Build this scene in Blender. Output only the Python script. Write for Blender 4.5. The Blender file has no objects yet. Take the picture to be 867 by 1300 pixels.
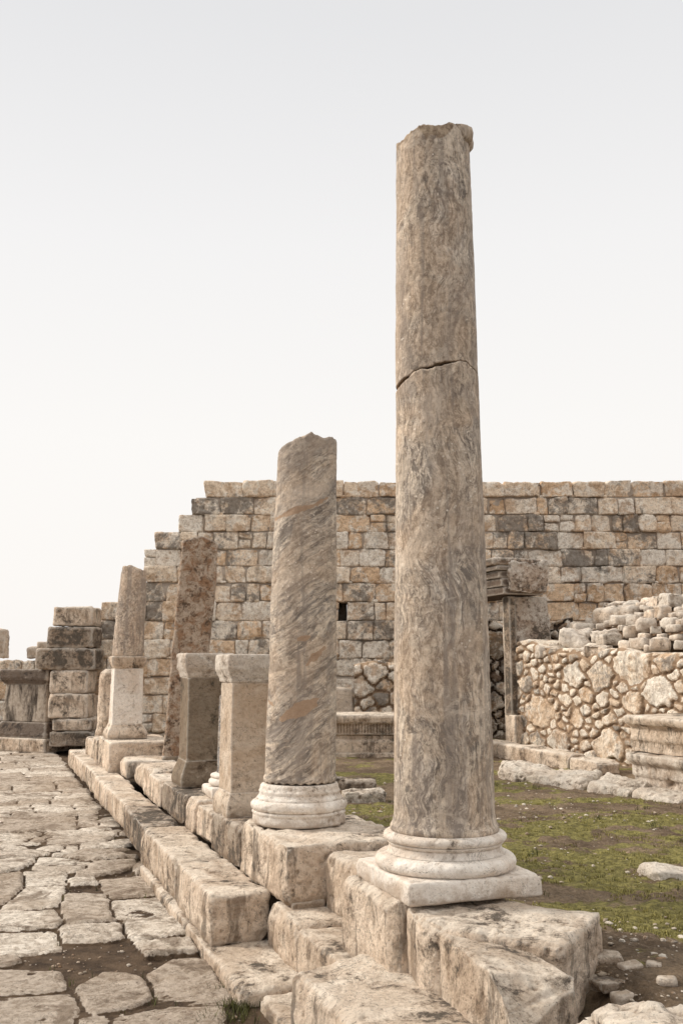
import bpy, math, random
import numpy as np

random.seed(7)
rng = np.random.default_rng(11)
scene = bpy.context.scene
COL = scene.collection
R = math.radians

# ------------------------------------------------------------------ camera frame
F = 1260.0
PITCH = math.atan(195 / 1260)
EYE = 1.65
ROW = R(19.56)                       # the colonnade runs this far left of the view
U = np.array([-math.sin(ROW), math.cos(ROW)])    # along the colonnade
V = np.array([math.cos(ROW), math.sin(ROW)])     # across it, to the right


def xy(s, t):
    return (s * V[0] + t * U[0], s * V[1] + t * U[1])


def ray(px, py):
    a = (px - 433.5) / F
    b = (650 - py) / F
    return a, math.cos(PITCH) - b * math.sin(PITCH), math.sin(PITCH) + b * math.cos(PITCH)


def at_z(px, py, z):
    a, c, d = ray(px, py)
    k = (z - EYE) / d
    return a * k, c * k


def at_y(px, py, Y):
    a, c, d = ray(px, py)
    k = Y / c
    return a * k, EYE + d * k


def proj(P):
    Z = P[:, 2] - EYE
    dep = P[:, 1] * math.cos(PITCH) + Z * math.sin(PITCH)
    vv = Z * math.cos(PITCH) - P[:, 1] * math.sin(PITCH)
    return 433.5 + F * P[:, 0] / dep, 650 - F * vv / dep


# ------------------------------------------------------------------ noise
def _h(i, j, k, s):
    n = (i.astype(np.int64) * 374761393 + j.astype(np.int64) * 668265263 + k.astype(np.int64) * 2147483647 + s * 1274126177) & 0xFFFFFFFF
    n = ((n ^ (n >> 13)) * 1274126177) & 0xFFFFFFFF
    n = ((n ^ (n >> 15)) * 2246822519) & 0xFFFFFFFF
    n = n ^ (n >> 16)
    return (n & 0xFFFFFF) / float(0xFFFFFF) * 2 - 1


def vnoise(P, seed=0):
    I = np.floor(P)
    f = P - I
    f = f * f * f * (f * (f * 6 - 15) + 10)
    i, j, k = I[:, 0], I[:, 1], I[:, 2]
    fx, fy, fz = f[:, 0], f[:, 1], f[:, 2]

    def L(a, b, w):
        return a + (b - a) * w
    x00 = L(_h(i, j, k, seed), _h(i + 1, j, k, seed), fx)
    x10 = L(_h(i, j + 1, k, seed), _h(i + 1, j + 1, k, seed), fx)
    x01 = L(_h(i, j, k + 1, seed), _h(i + 1, j, k + 1, seed), fx)
    x11 = L(_h(i, j + 1, k + 1, seed), _h(i + 1, j + 1, k + 1, seed), fx)
    return L(L(x00, x10, fy), L(x01, x11, fy), fz)


def fbm(P, scale, octaves=4, seed=0, gain=0.5):
    P = np.asarray(P, dtype=float)
    out = np.zeros(len(P))
    a, tot = 1.0, 0.0
    Q = P * scale + seed * 17.31
    for o in range(octaves):
        out += a * vnoise(Q, seed + o)
        tot += a
        a *= gain
        Q = Q * 2.03 + 5.7
    return out / tot


def sstep(a, b, x):
    t = np.clip((x - a) / (b - a), 0, 1)
    return t * t * (3 - 2 * t)


# ------------------------------------------------------------------ mesh helpers
def mesh_from(name, Vt, Q, mat, origin=(0, 0, 0), attrs=None, parent=None, smooth=True):
    me = bpy.data.meshes.new(name)
    Vt = np.asarray(Vt, dtype=np.float32) - np.asarray(origin, dtype=np.float32)
    Q = np.asarray(Q, dtype=np.int32)
    me.vertices.add(len(Vt))
    me.vertices.foreach_set('co', Vt.ravel())
    n = Q.shape[1]
    me.loops.add(len(Q) * n)
    me.loops.foreach_set('vertex_index', Q.ravel())
    me.polygons.add(len(Q))
    me.polygons.foreach_set('loop_start', np.arange(len(Q), dtype=np.int32) * n)
    me.polygons.foreach_set('loop_total', np.full(len(Q), n, dtype=np.int32))
    me.update(calc_edges=True)
    me.validate()
    if smooth:
        me.polygons.foreach_set('use_smooth', np.ones(len(me.polygons), dtype=bool))
    if attrs:
        for k, arr in attrs.items():
            at = me.attributes.new(k, 'FLOAT', 'POINT')
            at.data.foreach_set('value', np.asarray(arr, dtype=np.float32))
    me.materials.append(mat)
    o = bpy.data.objects.new(name, me)
    COL.objects.link(o)
    if parent is not None:
        o.parent = parent
        pl = parent.location
        o.location = (origin[0] - pl[0], origin[1] - pl[1], origin[2] - pl[2])
    else:
        o.location = origin
    return o


def tag(o, label=None, cat=None, group=None, kind=None):
    if label: o['label'] = label
    if cat: o['category'] = cat
    if group: o['group'] = group
    if kind: o['kind'] = kind
    return o


def empty(name, loc, label, cat, group=None):
    o = bpy.data.objects.new(name, None)
    o.empty_display_size = 0.2
    COL.objects.link(o)
    o.location = loc
    return tag(o, label, cat, group)


_cache = {}


def lattice(nx, ny, nz):
    key = (nx, ny, nz)
    if key in _cache: return _cache[key]
    pts, quads, idx = [], [], {}

    def g(i, j, k):
        t = (i, j, k)
        if t not in idx:
            idx[t] = len(pts)
            pts.append(t)
        return idx[t]
    for i in range(nx):
        for j in range(ny):
            quads.append((g(i, j, 0), g(i, j + 1, 0), g(i + 1, j + 1, 0), g(i + 1, j, 0)))
            quads.append((g(i, j, nz), g(i + 1, j, nz), g(i + 1, j + 1, nz), g(i, j + 1, nz)))
    for i in range(nx):
        for k in range(nz):
            quads.append((g(i, 0, k), g(i + 1, 0, k), g(i + 1, 0, k + 1), g(i, 0, k + 1)))
            quads.append((g(i, ny, k), g(i, ny, k + 1), g(i + 1, ny, k + 1), g(i + 1, ny, k)))
    for j in range(ny):
        for k in range(nz):
            quads.append((g(0, j, k), g(0, j, k + 1), g(0, j + 1, k + 1), g(0, j + 1, k)))
            quads.append((g(nx, j, k), g(nx, j + 1, k), g(nx, j + 1, k + 1), g(nx, j, k + 1)))
    P = np.array(pts, dtype=float) / np.array([nx, ny, nz], dtype=float) - 0.5
    _cache[key] = (P, np.array(quads, dtype=np.int32))
    return _cache[key]


def hexa(c, r=0.02, disp=0.008, res=0.02, seed=0, rough=1.0, chip=1.0, maxn=90, cuts=4, cutd=0.045):
    """rounded, chipped stone filling the 8 corners c (4 bottom CCW, 4 top CCW)"""
    c = np.array(c, dtype=float)
    ex = (c[1] - c[0] + c[2] - c[3] + c[5] - c[4] + c[6] - c[7]) / 4
    ey = (c[3] - c[0] + c[2] - c[1] + c[7] - c[4] + c[6] - c[5]) / 4
    ez = (c[4] - c[0] + c[5] - c[1] + c[6] - c[2] + c[7] - c[3]) / 4
    D = np.array([np.linalg.norm(ex), np.linalg.norm(ey), np.linalg.norm(ez)])
    n = [int(min(maxn, max(2, math.ceil(d / res)))) for d in D]
    P, Q = lattice(*n)
    ctr = c.mean(0)
    p = P * D
    h = D / 2
    W0 = ctr + p @ np.array([ex / D[0], ey / D[1], ez / D[2]])
    rr = r * (0.55 + chip * 1.5 * np.clip(fbm(W0, 3.5, 3, seed + 3) + 0.15, 0, 1) + chip * 0.5 * np.clip(fbm(W0, 14, 2, seed + 9), 0, 1))
    rr = np.minimum(rr, h.min() * 0.98)[:, None]
    q = np.clip(p, -(h - rr), h - rr)
    d = p - q
    ln = np.linalg.norm(d, axis=1, keepdims=True)
    ln[ln < 1e-9] = 1
    nrm = d / ln
    # cube-to-sphere corner pull
    p = q + rr * nrm
    a = p / D + 0.5
    A0, A1, A2 = a[:, :1], a[:, 1:2], a[:, 2:3]
    B = ((c[0] * (1 - A0) + c[1] * A0) * (1 - A1) + (c[3] * (1 - A0) + c[2] * A0) * A1) * (1 - A2) + \
        ((c[4] * (1 - A0) + c[5] * A0) * (1 - A1) + (c[7] * (1 - A0) + c[6] * A0) * A1) * A2
    N = nrm @ np.array([ex / D[0], ey / D[1], ez / D[2]])
    cr = random.Random(seed * 7 + 1)
    ax = [ex / D[0], ey / D[1], ez / D[2]]
    for kc in range(cuts):      # broken corners and edges
        sg = [cr.choice((-1, 1)) for _ in range(3)]
        sg[2] = 1 if cr.random() < 0.75 else -1
        wts = [1.0, 1.0, 1.0]
        if cr.random() < 0.5: wts[cr.randrange(3)] = cr.uniform(0.05, 0.25)
        wts = [q_ * cr.uniform(0.6, 1.3) for q_ in wts]
        cn = ctr + sum(ax[q_] * sg[q_] * h[q_] for q_ in range(3))
        nn = sum(ax[q_] * sg[q_] * wts[q_] for q_ in range(3))
        nn = nn / np.linalg.norm(nn)
        off = (cn - ctr) @ nn - min(cutd * cr.uniform(0.5, 1.5), 0.35 * h.min())
        ee = (B - ctr) @ nn - off + fbm(B, 7, 2, seed + 40 + kc) * 0.012
        B = B - nn[None, :] * np.maximum(ee, 0)[:, None] * 0.95
    dv = disp * (fbm(W0, 2.2, 3, seed) * 1.6 + rough * 0.55 * fbm(W0, 13, 3, seed + 5) - rough * 0.9 * np.clip(fbm(W0, 22, 2, seed + 6) - 0.35, 0, 1) * 2)
    return B + N * dv[:, None], Q


def quadpts(q, z0, z1):
    z0 = [z0] * 4 if not hasattr(z0, '__len__') else z0
    z1 = [z1] * 4 if not hasattr(z1, '__len__') else z1
    return [(q[i][0], q[i][1], z0[i]) for i in range(4)] + [(q[i][0], q[i][1], z1[i]) for i in range(4)]


def st_box(s0, s1, t0, t1, z0, z1):
    q = [xy(s0, t0), xy(s1, t0), xy(s1, t1), xy(s0, t1)]
    return quadpts(q, z0, z1)


def stone(name, c, mat, label=None, cat=None, group=None, parent=None, **kw):
    holes = kw.pop('holes', None)
    Vt, Q = hexa(c, **kw)
    c = np.array(c)
    if holes:
        for (hx, hy, ra, rb_) in holes:
            du = (Vt[:, 0] - hx) * V[0] + (Vt[:, 1] - hy) * V[1]
            dv = (Vt[:, 0] - hx) * U[0] + (Vt[:, 1] - hy) * U[1]
            g_ = np.exp(-((du / ra) ** 4 + (dv / rb_) ** 4))
            Vt[:, 2] -= 0.05 * g_ * (Vt[:, 2] > c[:, 2].max() - 0.06)
    org = (float(c[:4, 0].mean()), float(c[:4, 1].mean()), float(c[:4, 2].min()))
    o = mesh_from(name, Vt, Q, mat, org, parent=parent)
    if label: tag(o, label, cat, group)
    return o


class Bag:
    """gathers many stones into one mesh"""
    def __init__(self):
        self.V, self.Q, self.A, self.n = [], [], {}, 0

    def add(self, Vt, Q, **at):
        self.V.append(Vt)
        self.Q.append(Q + self.n)
        for k, v in at.items():
            self.A.setdefault(k, []).append(np.full(len(Vt), v) if np.isscalar(v) else v)
        self.n += len(Vt)

    def build(self, name, mat, origin=(0, 0, 0), parent=None):
        A = {k: np.concatenate(v) for k, v in self.A.items()}
        return mesh_from(name, np.concatenate(self.V), np.concatenate(self.Q), mat, origin, A, parent)


def rings(prof, n, shape='round', rot=0.0, corner=0.06):
    """prof: list of (radius, z). Returns unit ring directions and faces; closes both ends."""
    ang = np.arange(n) / n * 2 * math.pi
    if shape == 'round':
        D = np.stack([np.cos(ang), np.sin(ang)], 1)
    else:
        e = 2.0 / 14
        cx, sx = np.cos(ang), np.sin(ang)
        D = np.stack([np.sign(cx) * np.abs(cx) ** e, np.sign(sx) * np.abs(sx) ** e], 1)
        # even spacing round the square
        m = n // 4
        pts = []
        for k in range(4):
            for i in range(m):
                w = -1 + 2 * i / m
                base = [(1, w), (-w, 1), (-1, -w), (w, -1)][k]
                pts.append(base)
        D = np.array(pts, float)
        k = 1 - corner
        q = np.clip(D, -k, k)
        d = D - q
        ln = np.linalg.norm(d, axis=1, keepdims=True)
        ln[ln < 1e-9] = 1
        D = q + d / ln * corner
    c, s = math.cos(rot), math.sin(rot)
    return D @ np.array([[c, s], [-s, c]])


def turned(prof, mat, name, base, shape='round', n=96, rot=0.0, step=0.012, disp=0.004, top=None, bottom=None, lean=(0, 0),
           seed=0, parent=None, attrs=None, corner=0.06, rough=1.0, chips=0.0, nscale=1.0, aspect=(1, 1)):
    """prof: [(r, z)] from bottom up, z relative to base. top/bottom: function(x,y)->dz at the ends"""
    pr = [prof[0]]
    for a, b in zip(prof[:-1], prof[1:]):
        L = math.hypot(b[0] - a[0], b[1] - a[1])
        m = max(1, int(math.ceil(L / step)))
        for i in range(1, m + 1):
            w = i / m
            pr.append((a[0] + (b[0] - a[0]) * w, a[1] + (b[1] - a[1]) * w))
    pr = np.array(pr)
    D = rings(prof, n, shape, rot, corner)
    n = len(D)
    if aspect != (1, 1):
        c, s = math.cos(rot), math.sin(rot)
        loc = D @ np.array([[c, -s], [s, c]])
        loc = loc * np.array(aspect)
        D = loc @ np.array([[c, s], [-s, c]])
    z0, z1 = pr[0, 1], pr[-1, 1]
    capn = 10
    rr = np.concatenate([pr[0, 0] * np.linspace(0.02, 0.93, capn), pr[:, 0], pr[-1, 0] * np.linspace(0.93, 0.02, capn)])
    zz = np.concatenate([np.full(capn, z0), pr[:, 1], np.full(capn, z1)])
    X = rr[:, None] * D[None, :, 0]
    Y = rr[:, None] * D[None, :, 1]
    Z = np.repeat(zz[:, None], n, 1)
    w = (Z - z0) / max(1e-6, z1 - z0)
    if top is not None: Z = Z + sstep(0.0, 1.0, w) ** 2 * top(X, Y)
    if bottom is not None: Z = Z + (1 - w) ** 3 * bottom(X, Y)
    P = np.stack([X, Y, Z], -1).reshape(-1, 3)
    rad = P[:, :2].copy()
    ln = np.linalg.norm(rad, axis=1, keepdims=True) + 1e-9
    rad /= ln
    W = P * nscale + np.array(base)
    dv = disp * (fbm(W, 2.5, 3, seed) * 1.5 + 0.5 * rough * fbm(W, 16, 3, seed + 2) - rough * np.clip(fbm(W, 26, 2, seed + 6) - 0.3, 0, 1) * 2)
    if chips > 0:
        dv = dv - chips * np.clip(fbm(W, 5.5, 3, seed + 21) - 0.28, 0, 1) * 2.5
    cap = np.concatenate([np.linspace(0, 1, capn), np.ones(len(pr)), np.linspace(1, 0, capn)])
    dv = dv * np.repeat(cap, n)
    P[:, :2] += rad * dv[:, None]
    capm = 1 - np.repeat(np.concatenate([np.zeros(capn), np.ones(len(pr)), np.zeros(capn)]), n)
    hh = (P[:, 2] - z0)
    P[:, 0] += lean[0] * hh
    P[:, 1] += lean[1] * hh
    m = len(rr)
    i = np.arange(m - 1)[:, None] * n
    j = np.arange(n)[None, :]
    j2 = (j + 1) % n
    Q = np.stack([i + j, i + j2, i + n + j2, i + n + j], -1).reshape(-1, 4)
    A = dict(attrs(P)) if attrs else {}
    A['cap'] = np.maximum(capm, A.pop('capx')) if 'capx' in A else capm
    return mesh_from(name, P + np.array(base), Q, mat, base, A, parent)


# ------------------------------------------------------------------ materials
class NT:
    def __init__(self, name):
        self.m = bpy.data.materials.new(name)
        self.m.use_nodes = True
        self.t = self.m.node_tree
        self.t.nodes.clear()
        self.out = self.t.nodes.new('ShaderNodeOutputMaterial')
        self.b = self.t.nodes.new('ShaderNodeBsdfPrincipled')
        self.t.links.new(self.b.outputs[0], self.out.inputs[0])

    def n(self, typ, **kw):
        nd = self.t.nodes.new(typ)
        for k, v in kw.items():
            if k.startswith('i_'):
                key = k[2:]
                nd.inputs[int(key) if key.isdigit() else key].default_value = v
            else:
                setattr(nd, k, v)
        return nd

    def l(self, a, b):
        self.t.links.new(a, b)

    def coords(self, rand=True, mapping=None):
        tc = self.n('ShaderNodeTexCoord')
        out = tc.outputs['Object']
        if rand:
            oi = self.n('ShaderNodeObjectInfo')
            mu = self.n('ShaderNodeMath', operation='MULTIPLY', i_1=53.0)
            self.l(oi.outputs['Random'], mu.inputs[0])
            va = self.n('ShaderNodeVectorMath', operation='ADD')
            self.l(out, va.inputs[0])
            self.l(mu.outputs[0], va.inputs[1])
            out = va.outputs[0]
        return out

    def noise(self, co, scale, detail=6, rough=0.6, dist=0.0, lac=2.1):
        nd = self.n('ShaderNodeTexNoise')
        nd.inputs['Scale'].default_value = scale
        nd.inputs['Detail'].default_value = detail
        nd.inputs['Roughness'].default_value = rough
        nd.inputs['Distortion'].default_value = dist
        nd.inputs['Lacunarity'].default_value = lac
        self.l(co, nd.inputs['Vector'])
        return nd.outputs['Fac']

    def mapr(self, x, a, b, c=0.0, d=1.0):
        nd = self.n('ShaderNodeMapRange', interpolation_type='SMOOTHSTEP')
        self.l(x, nd.inputs[0])
        for i, v in enumerate((a, b, c, d)):
            nd.inputs[i + 1].default_value = v
        return nd.outputs[0]

    def mix(self, fac, a, b, mode='MIX'):
        nd = self.n('ShaderNodeMix', data_type='RGBA', blend_type=mode)
        for s, v in ((nd.inputs[0], fac), (nd.inputs[6], a), (nd.inputs[7], b)):
            if isinstance(v, (int, float)): s.default_value = v
            elif isinstance(v, tuple): s.default_value = (*v, 1) if len(v) == 3 else v
            else: self.l(v, s)
        return nd.outputs[2]

    def math(self, op, a, b=0.0):
        nd = self.n('ShaderNodeMath', operation=op)
        for s, v in ((nd.inputs[0], a), (nd.inputs[1], b)):
            if isinstance(v, (int, float)): s.default_value = v
            else: self.l(v, s)
        return nd.outputs[0]

    def attr(self, name):
        nd = self.n('ShaderNodeAttribute', attribute_name=name)
        return nd.outputs['Fac']

    def bump(self, h, strength, dist):
        nd = self.n('ShaderNodeBump')
        nd.inputs['Strength'].default_value = strength
        nd.inputs['Distance'].default_value = dist
        self.l(h, nd.inputs['Height'])
        return nd

    def fin(self, col, rough=0.9, normal=None, spec=0.25):
        if isinstance(col, tuple): self.b.inputs['Base Color'].default_value = (*col, 1)
        else: self.l(col, self.b.inputs['Base Color'])
        self.b.inputs['Roughness'].default_value = rough
        self.b.inputs['Specular IOR Level'].default_value = spec
        if normal is not None: self.l(normal, self.b.inputs['Normal'])
        return self.m


def weather(T, co, col, dark, dark_amt, tan, tan_amt, fine=1.0, point=True, scale=1.0):
    """stains, lichen, hairline cracks and grain shared by every stone"""
    a = T.noise(co, 1.9 * scale, 6, 0.62, 0.8)
    col = T.mix(T.math('MULTIPLY', T.mapr(a, 0.44, 0.62), tan_amt), col, tan)
    # grey-brown film: broad soft clouds broken up by fine grain
    b = T.noise(co, 2.3 * scale, 11, 0.74, 0.5)
    b2 = T.noise(co, 13 * scale, 9, 0.78)
    bb = T.math('ADD', T.math('MULTIPLY', b, 0.62), T.math('MULTIPLY', b2, 0.38))
    lo = 0.585 - 0.135 * dark_amt
    col = T.mix(T.mapr(bb, lo - 0.03, lo + 0.05, 0, 0.5 + 0.2 * dark_amt), col, tuple(0.45 * d + 0.55 * t for d, t in zip(dark, tan)))
    col = T.mix(T.mapr(bb, lo + 0.02, lo + 0.07, 0, 0.9), col, dark)
    f = T.noise(co, 26 * scale, 9, 0.76)
    col = T.mix(0.5 * fine, col, T.mix(T.mapr(f, 0.34, 0.54), (0.55, 0.48, 0.43), (1.08, 1.08, 1.08)), 'MULTIPLY')
    # hairline cracks
    ck = T.math('ABSOLUTE', T.math('SUBTRACT', T.noise(co, 2.6 * scale, 7, 0.62, 1.6), 0.5))
    gt = T.mapr(T.noise(co, 2.0 * scale, 2, 0.5), 0.50, 0.58)
    col = T.mix(T.math('MULTIPLY', T.mapr(ck, 0.006, 0.001), T.math('MULTIPLY', gt, 0.8)), col, tuple(d * 0.7 for d in dark))
    s = T.noise(co, 70 * scale, 3, 0.6)
    col = T.mix(T.mapr(s, 0.60, 0.68, 0, 0.6 * fine), col, dark)
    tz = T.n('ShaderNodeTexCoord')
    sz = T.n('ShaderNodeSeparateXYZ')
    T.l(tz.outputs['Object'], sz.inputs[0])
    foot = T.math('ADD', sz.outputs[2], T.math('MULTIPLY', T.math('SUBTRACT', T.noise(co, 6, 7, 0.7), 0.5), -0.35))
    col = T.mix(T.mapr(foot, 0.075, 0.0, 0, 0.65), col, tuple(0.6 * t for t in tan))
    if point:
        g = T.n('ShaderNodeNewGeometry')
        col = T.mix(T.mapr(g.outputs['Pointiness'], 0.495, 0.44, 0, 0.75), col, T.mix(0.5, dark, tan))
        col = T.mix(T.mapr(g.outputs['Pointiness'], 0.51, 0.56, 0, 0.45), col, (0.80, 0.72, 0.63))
    return col


def stone_bump(T, co, k=1.0, fine=1.0):
    h1 = T.noise(co, 18, 10, 0.68)
    v = T.n('ShaderNodeTexVoronoi', feature='F1')
    v.inputs['Scale'].default_value = 46
    T.l(co, v.inputs['Vector'])
    pit = T.mapr(v.outputs['Distance'], 0.05, 0.32)
    gate = T.mapr(T.noise(co, 5, 3, 0.5), 0.45, 0.6)
    h = T.math('ADD', T.math('MULTIPLY', h1, 1.0), T.math('MULTIPLY', T.math('MULTIPLY', pit, gate), 0.18))
    b1 = T.bump(h, 0.95 * k, 0.045 * fine)
    return b1.outputs[0]


def stone_mat(name, base, tan=(0.42, 0.29, 0.19), dark=(0.10, 0.085, 0.07), dark_amt=0.35, tan_amt=0.6, bump=1.0, fine=1.0, side=None, scale=1.0):
    T = NT(name)
    co = T.coords()
    col = T.mix(T.mapr(T.noise(co, 6, 6, 0.65), 0.35, 0.65), tuple(c * 0.86 for c in base), base)
    if side is not None:      # upright faces get their own tint and weathered dark streaks
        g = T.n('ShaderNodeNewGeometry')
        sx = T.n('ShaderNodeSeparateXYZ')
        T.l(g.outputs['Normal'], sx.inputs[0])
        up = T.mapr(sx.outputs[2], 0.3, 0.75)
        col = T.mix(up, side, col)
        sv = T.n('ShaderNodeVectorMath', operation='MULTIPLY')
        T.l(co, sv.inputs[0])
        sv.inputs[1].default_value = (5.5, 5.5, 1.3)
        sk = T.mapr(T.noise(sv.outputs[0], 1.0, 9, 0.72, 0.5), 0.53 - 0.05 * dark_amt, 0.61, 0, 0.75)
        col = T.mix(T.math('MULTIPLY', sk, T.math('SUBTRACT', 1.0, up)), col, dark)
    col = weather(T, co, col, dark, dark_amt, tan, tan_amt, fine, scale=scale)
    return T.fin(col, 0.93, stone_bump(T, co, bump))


M = {}
CREAM = (0.92, 0.81, 0.685)
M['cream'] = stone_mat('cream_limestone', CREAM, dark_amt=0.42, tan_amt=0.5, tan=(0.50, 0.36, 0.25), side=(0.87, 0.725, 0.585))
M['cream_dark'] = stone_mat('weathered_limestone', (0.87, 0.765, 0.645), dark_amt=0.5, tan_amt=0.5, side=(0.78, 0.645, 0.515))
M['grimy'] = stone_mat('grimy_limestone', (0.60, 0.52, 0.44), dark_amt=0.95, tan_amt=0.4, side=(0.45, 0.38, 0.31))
M['marble_base'] = stone_mat('pale_marble', (0.92, 0.85, 0.77), dark_amt=0.25, tan_amt=0.4, tan=(0.53, 0.38, 0.26), bump=0.6, fine=0.7, scale=1.6)
M['tan'] = stone_mat('tan_limestone', (0.74, 0.62, 0.50), dark_amt=0.40, tan_amt=0.8, tan=(0.52, 0.385, 0.27), fine=0.8, bump=0.8)
M['tan_cap'] = stone_mat('tan_grey_limestone', (0.82, 0.74, 0.65), dark_amt=0.5, tan_amt=0.5)
M['drab'] = stone_mat('drab_brown_limestone', (0.30, 0.235, 0.17), dark_amt=0.45, tan_amt=0.4, tan=(0.24, 0.16, 0.10), dark=(0.07, 0.06, 0.045), fine=0.9)
M['rust'] = stone_mat('rusty_brown_stone', (0.62, 0.49, 0.38), dark_amt=0.55, tan_amt=0.9, tan=(0.36, 0.20, 0.11), dark=(0.10, 0.07, 0.05), scale=3.6, bump=1.2)
M['rock'] = stone_mat('white_limestone_rock', (0.78, 0.71, 0.62), dark_amt=0.45, tan_amt=0.35)


def wall_mat(name, mortar, base=(0.92, 0.775, 0.615), tanc=(0.82, 0.60, 0.405), grey=(0.24, 0.21, 0.18)):
    T = NT(name)
    co = T.coords(False)
    r = T.attr('rnd')
    col = T.mix(T.mapr(r, 0.40, 0.95), base, tanc)
    col = T.mix(T.mapr(r, 0.30, 0.0, 0, 0.85), col, (0.88, 0.82, 0.73))
    dk = T.attr('dark')
    a = T.noise(co, 2.2, 8, 0.7, 0.5)
    col = T.mix(T.mapr(a, 0.48, 0.58, 0, 0.65), col, (0.52, 0.335, 0.195))
    a2 = T.noise(co, 4.4, 8, 0.7, 0.5)
    col = T.mix(T.mapr(a2, 0.49, 0.57, 0, 0.75), col, (0.92, 0.85, 0.75))
    b = T.math('ADD', T.math('MULTIPLY', T.noise(co, 1.5, 9, 0.72, 0.5), 0.6), T.math('MULTIPLY', T.noise(co, 9, 8, 0.78), 0.4))
    thr = T.math('ADD', b, T.math('MULTIPLY', dk, 0.115))
    col = T.mix(T.mapr(thr, 0.545, 0.62, 0, 0.5), col, tuple(0.5 * x + 0.14 for x in grey))
    col = T.mix(T.mapr(thr, 0.575, 0.64, 0, 0.8), col, grey)
    f = T.noise(co, 13, 10, 0.78)
    col = T.mix(0.8, col, T.mix(T.mapr(f, 0.34, 0.58), (0.52, 0.45, 0.39), (1.08, 1.08, 1.08)), 'MULTIPLY')
    s = T.noise(co, 34, 4, 0.6)
    col = T.mix(T.mapr(s, 0.58, 0.66, 0, 0.6), col, grey)
    vs = T.n('ShaderNodeVectorMath', operation='MULTIPLY')
    T.l(co, vs.inputs[0])
    vs.inputs[1].default_value = (2.6, 2.6, 0.55)
    col = T.mix(T.mapr(T.noise(vs.outputs[0], 1.0, 8, 0.7, 0.4), 0.54, 0.68, 0, 0.6), col, grey)
    st = T.attr('stone')
    col = T.mix(T.mapr(st, 0.75, 0.25), col, mortar)
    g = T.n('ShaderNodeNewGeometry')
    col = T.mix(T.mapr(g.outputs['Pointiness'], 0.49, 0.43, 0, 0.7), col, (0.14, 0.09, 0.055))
    h = T.noise(co, 9, 10, 0.7)
    bp = T.bump(h, 0.8, 0.07)
    return T.fin(col, 0.95, bp.outputs[0])


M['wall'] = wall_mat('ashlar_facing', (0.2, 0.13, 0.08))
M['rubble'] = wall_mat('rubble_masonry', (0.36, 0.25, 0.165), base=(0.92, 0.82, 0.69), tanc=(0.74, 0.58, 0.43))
M['rubble_shade'] = wall_mat('rubble_painted_shade', (0.05, 0.035, 0.025), base=(0.30, 0.24, 0.18), tanc=(0.22, 0.15, 0.10))  # darker copy of the rubble: the doorway's shade is put into the colours
M['core'] = stone_mat('dark_mortar', (0.22, 0.14, 0.085), dark_amt=0.3, tan_amt=0.5, dark=(0.04, 0.03, 0.02))


def paving_mat():
    T = NT('street_paving_stone')
    co = T.coords(False)
    r = T.attr('rnd')
    base = T.mix(T.mapr(r, 0.1, 0.9), (0.95, 0.87, 0.77), (0.60, 0.51, 0.425))
    base = T.mix(T.mapr(T.noise(co, 0.9, 6, 0.6), 0.47, 0.60, 0, 0.6), base, (0.47, 0.37, 0.28))
    b = T.noise(co, 2.6, 10, 0.72, 0.8)
    base = T.mix(T.mapr(b, 0.50, 0.60, 0, 0.75), base, (0.27, 0.205, 0.15))
    f = T.noise(co, 17, 10, 0.75)
    base = T.mix(0.7, base, T.mix(T.mapr(f, 0.36, 0.62), (0.42, 0.36, 0.30), (1.08, 1.08, 1.08)), 'MULTIPLY')
    v = T.n('ShaderNodeTexVoronoi', feature='F1')
    v.inputs['Scale'].default_value = 38
    T.l(co, v.inputs['Vector'])
    gate = T.mapr(T.noise(co, 3.2, 3, 0.5), 0.42, 0.6)
    pit = T.math('MULTIPLY', T.mapr(v.outputs['Distance'], 0.28, 0.08), gate)
    base = T.mix(T.math('MULTIPLY', pit, 0.7), base, (0.13, 0.095, 0.065))
    ck = T.math('ABSOLUTE', T.math('SUBTRACT', T.noise(co, 2.2, 8, 0.62, 1.8), 0.5))
    base = T.mix(T.mapr(ck, 0.007, 0.001, 0, 0.75), base, (0.12, 0.09, 0.065))
    dirt = T.mix(T.mapr(T.noise(co, 7, 8, 0.7), 0.35, 0.65), (0.075, 0.047, 0.029), (0.20, 0.135, 0.085))
    dirt = T.mix(T.mapr(T.noise(co, 55, 3, 0.6), 0.66, 0.72, 0, 0.6), dirt, (0.42, 0.34, 0.27))
    m = T.attr('stone')
    edge = T.math('ADD', m, T.math('MULTIPLY', T.math('SUBTRACT', T.noise(co, 22, 6, 0.7), 0.5), 0.7))
    col = T.mix(T.mapr(edge, 0.35, 0.62), dirt, base)
    h = T.math('SUBTRACT', T.noise(co, 20, 10, 0.72), T.math('MULTIPLY', pit, 0.25))
    dsoil = T.math('MULTIPLY', T.noise(co, 45, 8, 0.75), 1.3)
    bp = T.bump(T.mix(T.mapr(edge, 0.35, 0.6), dsoil, h), 1.0, 0.045)
    return T.fin(col, 0.9, bp.outputs[0])


M['paving'] = paving_mat()


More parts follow.
